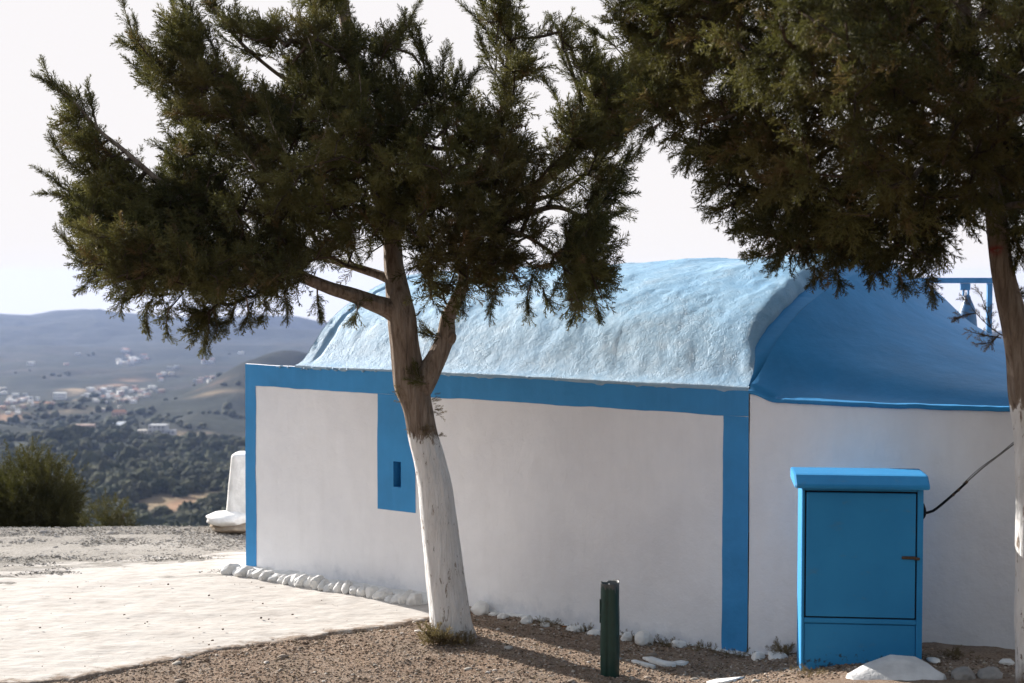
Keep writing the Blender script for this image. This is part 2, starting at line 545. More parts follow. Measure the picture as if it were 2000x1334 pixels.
ICO = {k: ico(k) for k in (0, 1, 2, 3)}


def stone_mesh(size, seed, sub=3, lump=.28, facets=6):
    v, f = ICO[sub]
    r = np.random.default_rng(seed)
    v = v.copy()
    rad = 1 + lump * fbm(v[:, 0] * 1.3 + seed, v[:, 1] * 1.3, v[:, 2] * 1.3, seed, 3)
    v = v * rad[:, None]
    for _ in range(facets):                       # a few flattish faces
        n = r.normal(size=3); n /= np.linalg.norm(n)
        d = .72 + .2 * r.random()
        over = np.maximum(0, v @ n - d)
        v -= (over * .8)[:, None] * n
    v += .02 * fbm(v[:, 0] * 6, v[:, 1] * 6, v[:, 2] * 6, seed + 5, 2)[:, None] * v
    return v * np.asarray(size), f


def rotz(v, a):
    c, s = cos(a), sin(a)
    return np.stack([v[:, 0] * c - v[:, 1] * s, v[:, 0] * s + v[:, 1] * c, v[:, 2]], 1)


# ------------------------------------------------------------------ ground
O_ = np.array([1.77, 11.43, 0.0])            # near corner of the chapel's long wall
T_ = np.array([-.8016, .5979, 0.0])          # along the wall, away from the camera
B_ = np.array([.5979, .8016, 0.0])           # into the building


def BL(t, b, z):
    t, b, z = np.broadcast_arrays(np.asarray(t, float), np.asarray(b, float), np.asarray(z, float))
    return O_ + t[..., None] * T_ + b[..., None] * B_ + z[..., None] * np.array([0, 0, 1.0])


def y_edge(X):
    return 17.2 + np.maximum(0, X + 1.0) * .75 + .12 * fbm(X * .9, X * 0, None, 3, 3)


def ground_base(X, Y):
    X = np.asarray(X, float); Y = np.asarray(Y, float)
    u = .6 * X - .4 * (Y - 11.43)
    z = .25 * sstep(1.0, 1.95, u)
    z = z + np.maximum(0, 9.8 - Y) * .13 * sstep(-4, 12, Y + 4) * 1.0
    z = np.where(Y < 0, np.minimum(z, 1.35) + np.maximum(0, -3 - Y) * .26, z)  # unseen rise behind the viewpoint, shaped to block low sky light
    over = np.maximum(0, Y - y_edge(X))
    z = z - over * .42 * sstep(0, .8, over) - .05 * sstep(0, .25, over)
    return z


def ground_z(X, Y):
    X = np.asarray(X, float); Y = np.asarray(Y, float)
    z = ground_base(X, Y)
    z = z + .018 * fbm(X * 2.1, Y * 2.1, None, 31, 4) + .008 * fbm(X * 11, Y * 11, None, 41, 3)
    return z


xs = np.concatenate([np.linspace(-60, -8, 14), np.arange(-7.6, -4.2, .2), np.arange(-4.2, 4.2, .035), np.arange(4.2, 9, .2), np.linspace(9.5, 60, 14)])
ys = np.concatenate([np.linspace(-40, 4, 16), np.arange(4.5, 9.6, .25), np.arange(9.6, 17.9, .035), np.arange(18, 24, .25), np.linspace(24.5, 46, 16)])
gx, gy = np.meshgrid(xs, ys, indexing='ij')
g = mesh_obj('ground', np.stack([gx, gy, ground_z(gx, gy)], -1), grid(len(xs), len(ys)), 'dirt_and_gravel')
tag(g, kind='structure')

# limewashed paving in front of the chapel's far end
fx = np.array([-9, -6, -4.6, -3.6, -3.1, -2.76, -1.94, -1.36, -.71, -.30, .1])
fy = np.array([8.9, 9.6, 10.15, 10.5, 10.7, 11.06, 11.66, 11.98, 12.62, 12.95, 13.3])
nu, nv_ = 640, 190
U = np.linspace(-8.5, .05, nu)
front = np.interp(U, fx, fy) + .12 * fbm(U * 1.6, U * 0, None, 5, 4) + .10 * fbm(U * 5, U * 0 + 3, None, 6, 6, .7)
front = front + 0
V = np.linspace(0, 1, nv_) ** 1.15
back = np.minimum(16.7, front + 6.8) + .15 * fbm(U * .9, U * 0 + 7, None, 8, 3)
gx = np.repeat(U[:, None], nv_, 1)
gy = front[:, None] + (back - front)[:, None] * V[None]
edge_h = .007 * sstep(0, .012, V)[None] * (1 - .9 * sstep(.55, .8, V)[None])
gz = ground_base(gx, gy) + .009 + edge_h + .012 * fbm(gx * 1.4, gy * 2.4, None, 51, 4) + .004 * fbm(gx * 7, gy * 9, None, 55, 3)
gz[:, 0] = ground_base(gx, gy)[:, 0] - .04
pv = mesh_obj('paving', np.stack([gx, gy, gz], -1), grid(nu, nv_), 'limewashed_paving', attr=(gy - front[:, None]).ravel())
tag(pv, kind='structure')

# ------------------------------------------------------------------ chapel
H, L_, W_ = 2.0, 5.39, 4.86
chapel = empty('chapel', (*O_[:2], 0), 'small whitewashed chapel with blue painted bands and cracked pale blue vaulted roof', 'chapel')


def wall_b(t, z):
    return .010 * fbm(np.asarray(t) * 1.1, np.asarray(z) * 1.1, None, 61, 3) + .0035 * fbm(np.asarray(t) * 5, np.asarray(z) * 5, None, 63, 2)


def wall_top(t):
    return H - .01 + .010 * fbm(np.asarray(t) * 1.5, np.asarray(t) * 0, None, 65, 3)


SLOT = (3.425, 3.510, .975, 1.20)
ts = np.unique(np.concatenate([np.linspace(0, L_, 130), SLOT[:2]]))
zs = np.unique(np.concatenate([np.linspace(-.15, 1.9, 46), SLOT[2:], [1.95, 2.0]]))
tt, zz = np.meshgrid(ts, zs, indexing='ij')
zt = np.where(zz > 1.99, wall_top(tt), zz)
vv = BL(tt, wall_b(tt, zt), zt).reshape(-1, 3)
q = grid(len(ts), len(zs))
tc = vv.reshape(len(ts), len(zs), 3)
ct = .25 * sum(tt.ravel()[q[:, k]] for k in range(4)); cz = .25 * sum(zz.ravel()[q[:, k]] for k in range(4))
keep = ~((ct > SLOT[0]) & (ct < SLOT[1]) & (cz > SLOT[2]) & (cz < SLOT[3]))
front_faces = q[keep]
mb = MB()
mb.add(vv, front_faces.tolist())
# remaining walls: far end, back, near gable below the annex roof, and the wall head left of the vault
FIN = .17
mb.add(BL([L_, L_, L_, L_], [0.0, FIN, FIN, 0.0], [-.2, -.2, H - .02, H - .02]), [(0, 1, 2, 3)])
mb.add(BL([4.70, L_, L_, 4.70], [FIN] * 4, [-.2, -.2, H - .02, H - .02]), [(0, 1, 2, 3)])
mb.add(BL([4.715] * 4, [FIN, W_, W_, FIN], [-.2, -.2, H + .03, H + .03]), [(0, 1, 2, 3)])
mb.add(BL([0, 4.715, 4.715, 0], [W_] * 4, [-.2, -.2, H, H]), [(0, 1, 2, 3)])
tl = np.linspace(0, L_, 120)
wt = BL(np.repeat(tl[:, None], 3, 1), np.stack([wall_b(tl, wall_top(tl)), 0 * tl + .02, 0 * tl + FIN], 1), np.stack([wall_top(tl), wall_top(tl) + .004, 0 * tl + H - .02], 1)).reshape(-1, 3)
mb.add(wt, grid(120, 3).tolist())
wall = mb.build('wall', 'limewash_wall', chapel, True)

# slot window: blue reveal with a dark recess
mb = MB()
s0, s1, z0, z1 = SLOT
bb = float(wall_b((s0 + s1) / 2, (z0 + z1) / 2)) - .006
d1 = .16
for quad in ([(s0, bb, z0), (s0, d1, z0), (s0, d1, z1), (s0, bb, z1)], [(s1, bb, z0), (s1, bb, z1), (s1, d1, z1), (s1, d1, z0)], [(s0, bb, z0), (s1, bb, z0), (s1, d1, z0), (s0, d1, z0)], [(s0, bb, z1), (s0, d1, z1), (s1, d1, z1), (s1, bb, z1)]):
    a = np.array(quad); mb.add(BL(a[:, 0], a[:, 1], a[:, 2]), [(0, 1, 2, 3)])
win = mb.build('window', 'blue_paint', chapel)
a = np.array([(s0, d1, z0), (s1, d1, z0), (s1, d1, z1), (s0, d1, z1)])
mesh_obj('pane', BL(a[:, 0], a[:, 1], a[:, 2]), [(0, 1, 2, 3)], 'window_dark', win)


def band(name, t0, t1, z0, z1, hole=None, seed=0, n=None, top=False):
    nt = max(4, int((t1 - t0) / .03)); nz = max(4, int((z1 - z0) / .03))
    tu = np.linspace(t0, t1, nt); zu = np.linspace(z0, z1, nz)
    if hole:
        tu = np.unique(np.concatenate([tu, hole[:2]])); zu = np.unique(np.concatenate([zu, hole[2:]]))
    tt, zz = np.meshgrid(tu, zu, indexing='ij')
    t2, z2 = tt.copy(), zz.copy()
    wob = lambda s, sd: .010 * fbm(s * 3, s * 0, None, 70 + sd + seed, 3)
    if not hole:
        e = .06
        z2 += np.where(zz == z0, wob(tt, 1), 0)
        t2 += np.where(tt == t0, wob(zz, 2), 0) * (0 if t0 == 0 else 1) + np.where(tt == t1, wob(zz, 3), 0) * (0 if t1 == L_ else 1)
    if top:
        z2 = np.where(zz == z1, wall_top(tt) - .001, z2)
    v = BL(t2, wall_b(t2, z2) - .0035, z2).reshape(-1, 3)
    q = grid(len(tu), len(zu))
    if hole:
        ct = .25 * sum(tt.ravel()[q[:, k]] for k in range(4)); cz = .25 * sum(zz.ravel()[q[:, k]] for k in range(4))
        q = q[~((ct > hole[0]) & (ct < hole[1]) & (cz > hole[2]) & (cz < hole[3]))]
    return mesh_obj(name, v, q, 'blue_paint', chapel)


band('painted_band', 0.0, L_, 1.79, 2.0, seed=1, top=True)
band('painted_band', 0.0, .2176, -.03, 1.79, seed=20)
band('painted_band', 5.247, L_, .0, 1.79, seed=40)
band('painted_panel', 3.26, 3.70, .762, 1.79, hole=SLOT)

# vault
PB = np.array([0, .10, .2, .41, .55, .85, 1.4, 1.95, 2.43])
PZ = np.array([1.997, 2.055, 2.175, 2.42, 2.535, 2.71, 2.905, 3.01, 3.045])


def prof(b):
    b = np.asarray(b, float)
    u = np.where(b > 2.43, 4.86 - b, b)
    # smooth the measured profile a little
    acc = 0
    for k, w in ((-.09, .2), (-.045, .2), (0, .2), (.045, .2), (.09, .2)):
        acc = acc + w * np.interp(np.clip(u + k, 0, 2.43), PB, PZ)
    return acc


T_END = 4.72


def vault_z(t, b):
    t = np.asarray(t, float); b = np.asarray(b, float)
    u = np.minimum(b, 4.86 - b) / 2.43
    z = prof(b) - .034 * t * u ** .7
    r = .13
    tt = np.clip(t, 0, r)
    drop = r - np.sqrt(np.maximum(0, r * r - (r - tt) ** 2))
    z = z - drop * sstep(.03, .3, u) * .9
    rib = sstep(4.585, 4.60, t)
    z = z + .008 * rib * sstep(.0, .1, u) - .012 * np.exp(-((t - 4.565) / .03) ** 2) * sstep(.0, .1, u)
    rel = .016 * fbm(t * 1.7, b * 1.7, None, 81, 4) + .006 * fbm(t * 6, b * 6, None, 84, 4)
    fl = fbm(t * 2.6 + .8 * fbm(t * 2, b * 2, None, 90, 3), b * 2.6, None, 92, 4)
    rel = rel + .007 * sstep(-.02, .05, fl) + .005 * sstep(.2, .24, fl)
    return z + rel * (.35 + .65 * sstep(.0, .12, u))


tv = np.concatenate([[0, .005, .013, .024, .038, .055, .078, .105, .13, .17], np.arange(.21, 4.5, .025), np.arange(4.51, T_END + .001, .0105), [T_END]])
bv = np.concatenate([np.arange(0, 1.2, .022), np.linspace(1.2, 3.6, 70), np.linspace(3.65, 4.86, 30)])
tt, bb = np.meshgrid(tv, bv, indexing='ij')
vz = vault_z(tt, bb)
uu = np.minimum(bb, 4.86 - bb)
t0 = .035 + .11 * sstep(.03, .5, uu) + .035 * fbm(uu * 4, uu * 0, None, 99, 4)
t0[:, 0] = 0.0
body = BL(t0 + tt * (1 - t0 / T_END), bb, vz)
lipz = wall_top(tv) - .002 - .030 * np.maximum(0, -.08 + fbm(tv * 9, tv * 0, None, 95, 5, .7))
lip1 = BL(tv, -.007 + 0 * tv, vz[:, 0] - .006)[:, None]
lip2 = BL(tv, -.009 + 0 * tv, lipz)[:, None]
lip3 = BL(tv, wall_b(tv, lipz) - .002, lipz - .004)[:, None]
allv = np.concatenate([lip3, lip2, lip1, body], 1)
roof = mesh_obj('roof', allv.reshape(-1, 3), grid(allv.shape[0], allv.shape[1]), 'sunlit_blue_plaster', chapel)
# plaster crumbs along the wall head and drips over the blue band
mb = MB()
r_ = np.random.default_rng(5)
for i in range(26):
    t = r_.uniform(.05, 5.2) if i < 6 else r_.uniform(3.6, 5.0)
    s = r_.uniform(.004, .012)
    v, f = stone_mesh((s * 1.8, s, s * .7), 300 + i, 1, .3, 2)
    mb.add(rotz(v, r_.uniform(0, 6)) + BL(t, -.012 + r_.uniform(-.004, .01), float(wall_top(t)) + r_.uniform(-.014, .006)), f.tolist())
ob = mb.build('plaster_crumbs', 'sunlit_blue_plaster', chapel, True)
ob['kind'] = 'stuff'

# annex (apse) -----------------------------------------------------------
A_ = 3.8


def annex_b(t):
    return 2.43 * (1 - np.sqrt(np.maximum(0, 1 - (np.asarray(t) / A_) ** 2)))


def annex_top(t):
    t = np.asarray(t, float)
    return 1.925 + .055 * (1 - sstep(0.02, .24, -t)) + .004 * fbm(t * 4, t * 0, None, 97, 3)


ph = np.linspace(0, pi, 240)          # around the half ellipse
at_ = -A_ * np.sin(ph); ab_ = 2.43 * (1 - np.cos(ph))
# resample densely near the visible front
ph = np.concatenate([np.linspace(.002, .6, 150), np.linspace(.61, pi - .002, 90)])
at_ = -A_ * np.sin(ph); ab_ = 2.43 * (1 - np.cos(ph))
zl = np.concatenate([np.linspace(-.2, 1.8, 60)])
vv = []
for zz_ in zl:
    und = .010 * fbm(at_ * 1.1, zz_ + 0 * at_, None, 61, 3) + .006 * fbm(at_ * 3, zz_ * 2 + 0 * at_, None, 64, 3)
    vv.append(BL(at_, ab_ + und, zz_ + 0 * at_))
topb = annex_top(at_)
vv.append(BL(at_, ab_ + .008 * fbm(at_ * 1.1, 1.9 + 0 * at_, None, 61, 3), topb))
vv = np.stack(vv, 1)
mesh_obj('wall', vv.reshape(-1, 3), grid(len(ph), vv.shape[1], True), 'limewash_wall', chapel)

# annex roof: rings shrinking from the rim to the foot of the gable
NR = 60
rows = []
ss = np.linspace(0, 1, NR)
cb = 2.43


def annex_z(t, b):
    t = np.asarray(t, float); b = np.asarray(b, float)
    half = 2.43 * np.sqrt(np.maximum(1e-4, 1 - (t / A_) ** 2))
    u = np.clip(np.abs(b - cb) / half, 0, 1)
    G = (1 - u ** 2.1) ** 1.0
    Fv = np.maximum(0, 1 - np.abs(t) / 2.5) ** 1.85
    bd = np.minimum(b - annex_b(t), (4.86 - b) - annex_b(t))
    z = 1.93 + .69 * G * Fv + .03 * (1 - u ** 3) - .075 * np.exp(-((bd - .30) / .20) ** 2) * sstep(-.1, -.5, t)
    z = z + .010 * fbm(t * 1.5, b * 1.5, None, 101, 3) * (1 - u ** 4)
    up_ = np.maximum(0, prof(np.clip(b, 0, 4.86)) - z)
    return z + up_ * .62 * np.exp(-(np.abs(t) / .21) ** 1.15)


for k, s in enumerate(ss):
    sc_ = 1 - s * .985
    t_ = at_ * sc_ if False else at_ * (1 - s) - 0.0
    b_ = cb + (ab_ - cb) * (1 - s * .97)
    rows.append(BL(t_, b_, annex_z(t_, b_) + (0.0 if k else -.004) + .055 * (1 - sstep(.02, .24, -t_)) * (1 - s) ** 8))
rim = []
tb0 = annex_top(at_)
nrm = np.stack([-np.sin(ph) * 2.43, -np.cos(ph) * A_], 1); nrm /= np.linalg.norm(nrm, axis=1)[:, None]
for off, dz in ((0.0, -.018), (.030, -.016), (.036, -.002), (.028, .014), (.0, .020)):
    rim.append(BL(at_ + nrm[:, 0] * off, ab_ + nrm[:, 1] * off, tb0 + dz + .004 * fbm(at_ * 9, at_ * 0 + off * 50, None, 103, 3)))
allr = np.stack(rim + rows, 0)
mesh_obj('apse_roof', allr.reshape(-1, 3), grid(allr.shape[0], len(ph)), 'blue_paint_gable', chapel)

# end gables that close the vault
for nm, ti, off, zb in (('gable', 0, 0.0, 1.80), ('gable', len(tv) - 1, 0.0, 1.98)):
    top = body[ti]
    k = 14
    rows = []
    for i, s in enumerate(np.linspace(0, 1, k)):
        zb_ = np.minimum(annex_z(-.001 + 0 * bv, np.clip(bv, .004, 4.856)) - .004, top[:, 2] - .004) if ti == 0 else zb
        r = top.copy(); r[:, 2] = top[:, 2] + (zb_ - top[:, 2]) * s
        bulge = 0.0
        if ti == 0:
            r = r - T_ * (t0[0][:, None] * s ** .62)
        r = r - T_ * bulge
        rows.append(r)
    gv = np.stack(rows, 0)
    mesh_obj(nm, gv.reshape(-1, 3), grid(k, len(bv), ti == 0), 'blue_paint_gable', chapel)


# plinth ledge of limewash at the foot of the wall
tl = np.linspace(-.15, 5.5, 260)
rows = []
n_ = fbm(tl * 2.3, tl * 0, None, 111, 3); n2_ = fbm(tl * 9, tl * 0, None, 113, 3)
wid = np.where(tl > 3.0, .23, .055) + .035 * n_ + .012 * n2_
hh_ = np.where(tl > 3.0, .055, .008) + .012 * n2_
for s in (0, .25, .6, .85, 1.0):
    b = -.001 - wid * s
    p = BL(tl, b, 0 * tl)
    p[:, 2] = ground_z(p[:, 0], p[:, 1]) + hh_ * (1 - s ** 1.6) * np.where(s == 0, 1.2, 1) - (.05 if s == 1 else 0)
    rows.append(p)
rows = np.stack(rows, 0)
mesh_obj('plinth', rows.reshape(-1, 3), grid(5, len(tl)), 'white_stone', chapel)

# ------------------------------------------------------------------ whitewashed stones
ORD = ['first', 'second', 'third', 'fourth', 'fifth', 'sixth', 'seventh', 'eighth', 'ninth', 'tenth', 'eleventh', 'twelfth', 'thirteenth', 'fourteenth', 'fifteenth', 'sixteenth', 'seventeenth', 'eighteenth', 'nineteenth', 'twentieth', 'twenty-first', 'twenty-second', 'twenty-third', 'twenty-fourth', 'twenty-fifth']


def rest(name, v, f, x, y, sink, mat, label, cat, group=None, z=None, smooth=True):
    v = v - np.array([0, 0, v[:, 2].min()])
    gz_ = float(ground_z(x, y)) if z is None else z
    e = bpy.data.objects.new
    me = mesh_obj(name, v, np.asarray(f), mat, None, smooth)
    me.location = (x, y, gz_ - sink)
    return tag(me, label, cat, group)


r_ = np.random.default_rng(21)
t = 5.44
i = 0
while t > 3.02 and i < 25:
    w = r_.uniform(.08, .125)
    hgt = r_.uniform(.050, .080) * (1.15 if i % 5 == 3 else 1)
    v, f = stone_mesh((r_.uniform(.08, .11), w * .56, hgt), 500 + i, 3, .34, 13)
    v = rotz(v, math.atan2(T_[1], T_[0]) + pi / 2 + r_.uniform(-.4, .4))
    p = BL(t - w * .5, -.20 - .02 * r_.random(), 0)
    side = 'far corner of the blue banded wall'
    rest('stone', v, f, float(p[0]), float(p[1]), .035, 'white_stone', f'{ORD[i]} whitewashed stone in the packed edging, counted from the wall corner by the pillar', 'stone', 'whitewashed stones edging the chapel wall')
    t -= w * .93
    i += 1


def stone_px(px, py, wpx, hpx, Y, label, seed, depth=.8, sink=.35, mat='white_stone', group='loose whitewashed stones along the wall foot', cat='stone'):
    p = P(px, py, Y)
    s = Y / F
    v, f = stone_mesh((wpx * s * .52, wpx * s * .52 * depth, hpx * s * .62), seed, 3, .3, 6)
    v = rotz(v, seed * 1.3)
    hgt = v[:, 2].max() - v[:, 2].min()
    return rest('stone', v, f, float(p[0]), float(p[1]), hgt * sink, mat, label, cat, group)


def wall_Y(px, b):
    k = (px - 1000) / F
    # point O + tT + bB with X = k Y
    t = (O_[0] + b * B_[0] - k * (O_[1] + b * B_[1])) / (k * T_[1] - T_[0])
    return float(O_[1] + t * T_[1] + b * B_[1])


loose = [(938, 1208, 44, 30, .10, 'rounded white stone tucked against the wall just behind the whitewashed tree trunk'),
         (964, 1220, 22, 10, .10, 'low flat white stone hugging the wall beside the largest rounded stone'),
         (982, 1226, 24, 11, .16, 'small flat bright white stone sunk in dirt near the tree trunk'),
         (1030, 1232, 30, 21, .13, 'domed white stone alone at the wall foot midway from tree to post'),
         (1064, 1241, 24, 9, .14, 'thin white stone almost buried beside dry weeds at the wall'),
         (1122, 1252, 34, 13, .15, 'oblong white stone beside the orange dead leaves'),
         (1162, 1264, 32, 12, .16, 'low white stone just behind the green stump post'),
         (1224, 1271, 28, 19, .17, 'white stone peeking out past the green stump post'),
         (1258, 1275, 44, 30, .16, 'large half buried white stone with a sunlit edge near the green post'),
         (1326, 1297, 30, 17, .13, 'egg shaped white stone beside the thin white slates'),
         (1482, 1304, 32, 17, .20, 'grey white stone at the foot of the near blue band'),
         (1518, 1304, 46, 17, .22, 'wide grey white stone between blue band and meter cabinet'),
         (1822, 1289, 32, 11, .18, 'small pale stone in the dark soil beside the meter cabinet')]
for k, (px, py, w, h_, b, lab) in enumerate(loose):
    stone_px(px, py, w, h_, wall_Y(px, -b) if px < 1700 else 10.22, lab, 700 + k * 3)


def slate(pts, th, label, name='slate', mat='white_stone', cat='slate'):
    """flat shard from pixel outline lying on the ground"""
    c = np.mean(pts, 0)
    Yc = None
    vs = []
    for px, py in pts:
        Y = 11.0
        for _ in range(12):
            q = P(px, py, Y)
            g_ = float(ground_base(q[0], q[1])) + th
            # intersect ray with height g_
            d = (q - np.array([0, 0, CAM_Z])) / Y
            Y = (g_ - CAM_Z) / d[2]
        vs.append(P(px, py, Y))
    vs = np.array(vs)
    n = len(vs)
    cen = vs.mean(0)
    inner = cen + (vs - cen) * .8; inner[:, 2] += th * .25
    lo = cen + (vs - cen) * 1.02; lo[:, 2] -= th * 1.6
    V_ = np.vstack([lo, vs, inner])
    f = [tuple(range(2 * n, 3 * n))[::-1]]
    for r in range(2):
        for a in range(n):
            b = (a + 1) % n
            f.append((r * n + a, r * n + n + a, r * n + n + b, r * n + b))
    base = np.array([cen[0], cen[1], float(ground_base(cen[0], cen[1]))])
    o = mesh_obj(name, V_ - base, f, mat)
    o.location = base
    return tag(o, label, cat)


slate([(1255, 1283), (1272, 1282), (1300, 1291), (1322, 1294), (1318, 1298), (1292, 1295), (1268, 1288)], .015, 'curved thin white slate lying below the large half buried stone')
slate([(1233, 1289), (1240, 1288), (1280, 1299), (1276, 1302), (1236, 1292)], .012, 'straight white splinter lying on dirt beside the green post', 'splinter', cat='splinter')
slate([(1380, 1331), (1398, 1326), (1420, 1324), (1455, 1321), (1432, 1328), (1408, 1333), (1388, 1335)], .012, 'pale pointed shard lying flat on dirt below the near blue band', 'shard', cat='shard')
slate([(1305, 1294), (1330, 1289), (1345, 1292), (1335, 1296)], .012, 'small white chip leaning by the egg shaped stone', 'chip', cat='chip')

# sloped whitewashed block at the cabinet's foot
pts = [(1655, 1316), (1690, 1296), (1738, 1279), (1788, 1283), (1815, 1297), (1828, 1308), (1846, 1318), (1835, 1345), (1770, 1352), (1700, 1350), (1665, 1328)]
top = []
rr_ = np.random.default_rng(77)
base0 = P(1745, 1330, 9.82)
ol = []
for px, py in pts:
    Yq = 9.98 - (py - 1279) / 70.0 * .33
    ol.append(P(px, py, Yq))
ol = np.array(ol)
cen = ol.mean(0)
mb = MB()
n = len(ol)
lo = cen + (ol - cen) * 1.18; lo[:, 2] = .12
i1 = cen + (ol - cen) * .97; i1[:, 2] += .006
i2 = cen + (ol - cen) * .5; i2[:, 2] += .018
V_ = np.vstack([lo, ol, i1, i2, [cen + np.array([0, 0, .02])]])
f = []
for r in range(3):
    for a in range(n):
        b = (a + 1) % n
        f.append((r * n + a, r * n + n + a, r * n + n + b, r * n + b))
for a in range(n):
    f.append((3 * n + a, 4 * n, 3 * n + (a + 1) % n))
bs = np.array([cen[0], cen[1], .25])
o = mesh_obj('concrete_block', V_ - bs, f, 'white_concrete', smooth=True)
o.location = bs
tag(o, 'sloping whitewashed concrete lump at the foot of the blue cabinet', 'concrete block')
for k, (px, py, w, h_, lab) in enumerate([(1882, 1326, 62, 26, 'wide grey rock beside the sloping concrete lump'), (1935, 1322, 58, 24, 'grey rock in dark soil near the second tree trunk'), (1965, 1300, 34, 10, 'thin pale stone against the wall by the second tree trunk')]):
    stone_px(px, py, w, h_, 9.85 if k < 2 else 10.2, lab, 900 + k * 7, .8, .4, 'grey_rock' if k < 2 else 'white_stone', None, 'rock')

# ------------------------------------------------------------------ meter cabinet
rot = radians(-6.2)
CX = np.array([cos(rot), sin(rot), 0]); CY = np.array([-sin(rot), cos(rot), 0])
cw = .795
Yc = 10.22
c0 = P(1564, 1300, Yc); c0[2] = 0
zpx = lambda py, Y=Yc: float(P(1600, py, Y)[2])
CO = np.array([c0[0], c0[1], .14])
cab = empty('meter_cabinet', CO, 'blue painted metal meter cabinet with hooded top standing against the chapel wall', 'cabinet')
zb, zc = 0.0, zpx(946) - CO[2]
D = .36
mb = MB(); mb.box((0, .022, zb), (cw, D, zc), CX, CY, CO, .006); body_ = mb.build('body', 'cabinet_paint', cab)
zd0, zd1 = zpx(1203) - CO[2], zpx(961) - CO[2]
xl, xr = .030, .745
gp = .011
mb = MB()
mb.box((0.0, 0, zb + .0), (xl - gp, .0215, zc - .001), CX, CY, CO, .004)
mb.box((xr + gp, 0, zb), (cw, .0215, zc - .001), CX, CY, CO, .004)
mb.box((xl - gp + .0005, 0.001, zd1 + gp), (xr + gp - .0005, .0215, zc - .001), CX, CY, CO, .004)
zrail = zpx(1216) - CO[2]
mb.box((xl - gp + .0005, 0.001, zrail), (xr + gp - .0005, .0215, zd0 - gp), CX, CY, CO, .004)
mb.build('door_frame', 'cabinet_paint', cab)
mb = MB(); mb.box((xl - gp, .016, zd0 - gp), (xr + gp, .0214, zd1 + gp), CX, CY, CO); mb.build('door_gap_shade', 'rubber_and_gap_shade', cab)  # dark strip stands in for the shade inside the door gap
mb = MB(); mb.box((xl, -.003, zd0), (xr, .0155, zd1), CX, CY, CO, .004); door = mb.build('door', 'cabinet_paint', cab)
mb = MB(); mb.box((xl - gp + .003, .010, zb), (xr + gp - .003, .0212, zrail - .006), CX, CY, CO, .003); mb.build('lower_panel', 'cabinet_paint', cab)
zl_ = zpx(1085) - CO[2]
mb = MB()
mb.box((.655, -.014, zl_ - .010), (.745, -.0035, zl_ + .010), CX, CY, CO, .003)
mb.box((.735, -.022, zl_ - .014), (.772, -.006, zl_ + .004), CX, CY, CO, .004)
mb.box((.705, -.020, zl_ - .006), (.745, -.0145, zl_ + .007), CX, CY, CO, .002)
mb.build('latch', 'rust', door)
# hooded cap: sloped front, flat back
ov = .052
sec = [(-.070, -.016), (-.073, .000), (-.066, .012), (.022, .062), (.06, .067), (D + .03, .067), (D + .03, 0), (-.064, -.018)]
nseg = len(sec)
xx = [-ov, -ov + .012, cw + ov * .6 - .012, cw + ov * .6]
vs = []
for i, xq in enumerate(xx):
    k = 1.0 if i in (1, 2) else .93
    for (yy, z_) in sec:
        yy2 = .14 + (yy - .14) * k; z2 = .025 + (z_ - .025) * k
        vs.append(CO + CX * xq + CY * yy2 + np.array([0, 0, zc + z2]))
f = []
for i in range(3):
    for j in range(nseg):
        k = (j + 1) % nseg
        f.append((i * nseg + j, i * nseg + k, (i + 1) * nseg + k, (i + 1) * nseg + j))
f.append(tuple(range(nseg))[::-1]); f.append(tuple(range(3 * nseg, 4 * nseg)))
mesh_obj('hood', vs, f, 'cabinet_paint', cab, False)
mb = MB(); 
pts_ = smooth_path(np.array([[*P(1802, 984, 10.36), .010], [*P(1805, 996, 10.34), .014], [*P(1805, 1006, 10.34), .012], [*P(1803, 1012, 10.36), .008]]), .01)
v, f = tube(pts_, 8); 
mesh_obj('cable_gland', v, f, 'rubber_and_gap_shade', cab)

cb_root = empty('cable', P(1806, 1003, 10.34), 'cable sloping up the wall from the cabinet side to the second tree', 'cable')
path = smooth_path(np.array([[*P(1804, 1002, 10.34), .0085], [*P(1822, 998, 10.33), .009], [*P(1850, 976, 10.33), .0092], [*P(1886, 944, 10.33), .0085]]), .03)
v, f = tube(path, 8, .1, 4); mesh_obj('insulation', v, f, 'rubber_and_gap_shade', cb_root)
path = smooth_path(np.array([[*P(1880, 949, 10.33), .005], [*P(1918, 915, 10.34), .005], [*P(1952, 889, 10.34), .005], [*P(1990, 860, 10.36), .005], [*P(2030, 832, 10.40), .005], [3.715, 10.50, 1.86, .005]]), .04)
v, f = tube(path, 7, .1, 5); mesh_obj('wire', v, f, 'grey_wire', cb_root)
path2 = path.copy(); path2[:, 2] += .012 + .004 * np.sin(np.arange(len(path2)) * .7); path2[:, 3] = .003
v, f = tube(path2, 6, .1, 6); mesh_obj('wire', v, f, 'grey_wire', cb_root)
for px, py in ((1862, 966), (1872, 957), (1888, 942)):
    q = P(px, py, 10.325)
    v, f = stone_mesh((.010, .012, .013), int(px), 1, .2, 0)
    mesh_obj('cable_tie', v + q, f, 'rust', cb_root)

# ------------------------------------------------------------------ green stump post
pb = P(1191, 1330, 10.85)
gzp = float(ground_z(pb[0], pb[1]))
post = empty('post', (pb[0], pb[1], gzp), 'short dark green cut off metal post standing in dirt before the wall', 'post')
hpost = float(P(1191, 1137, 10.85)[2]) - gzp
R0 = .068
th = np.linspace(0, 2 * pi, 40, endpoint=False)
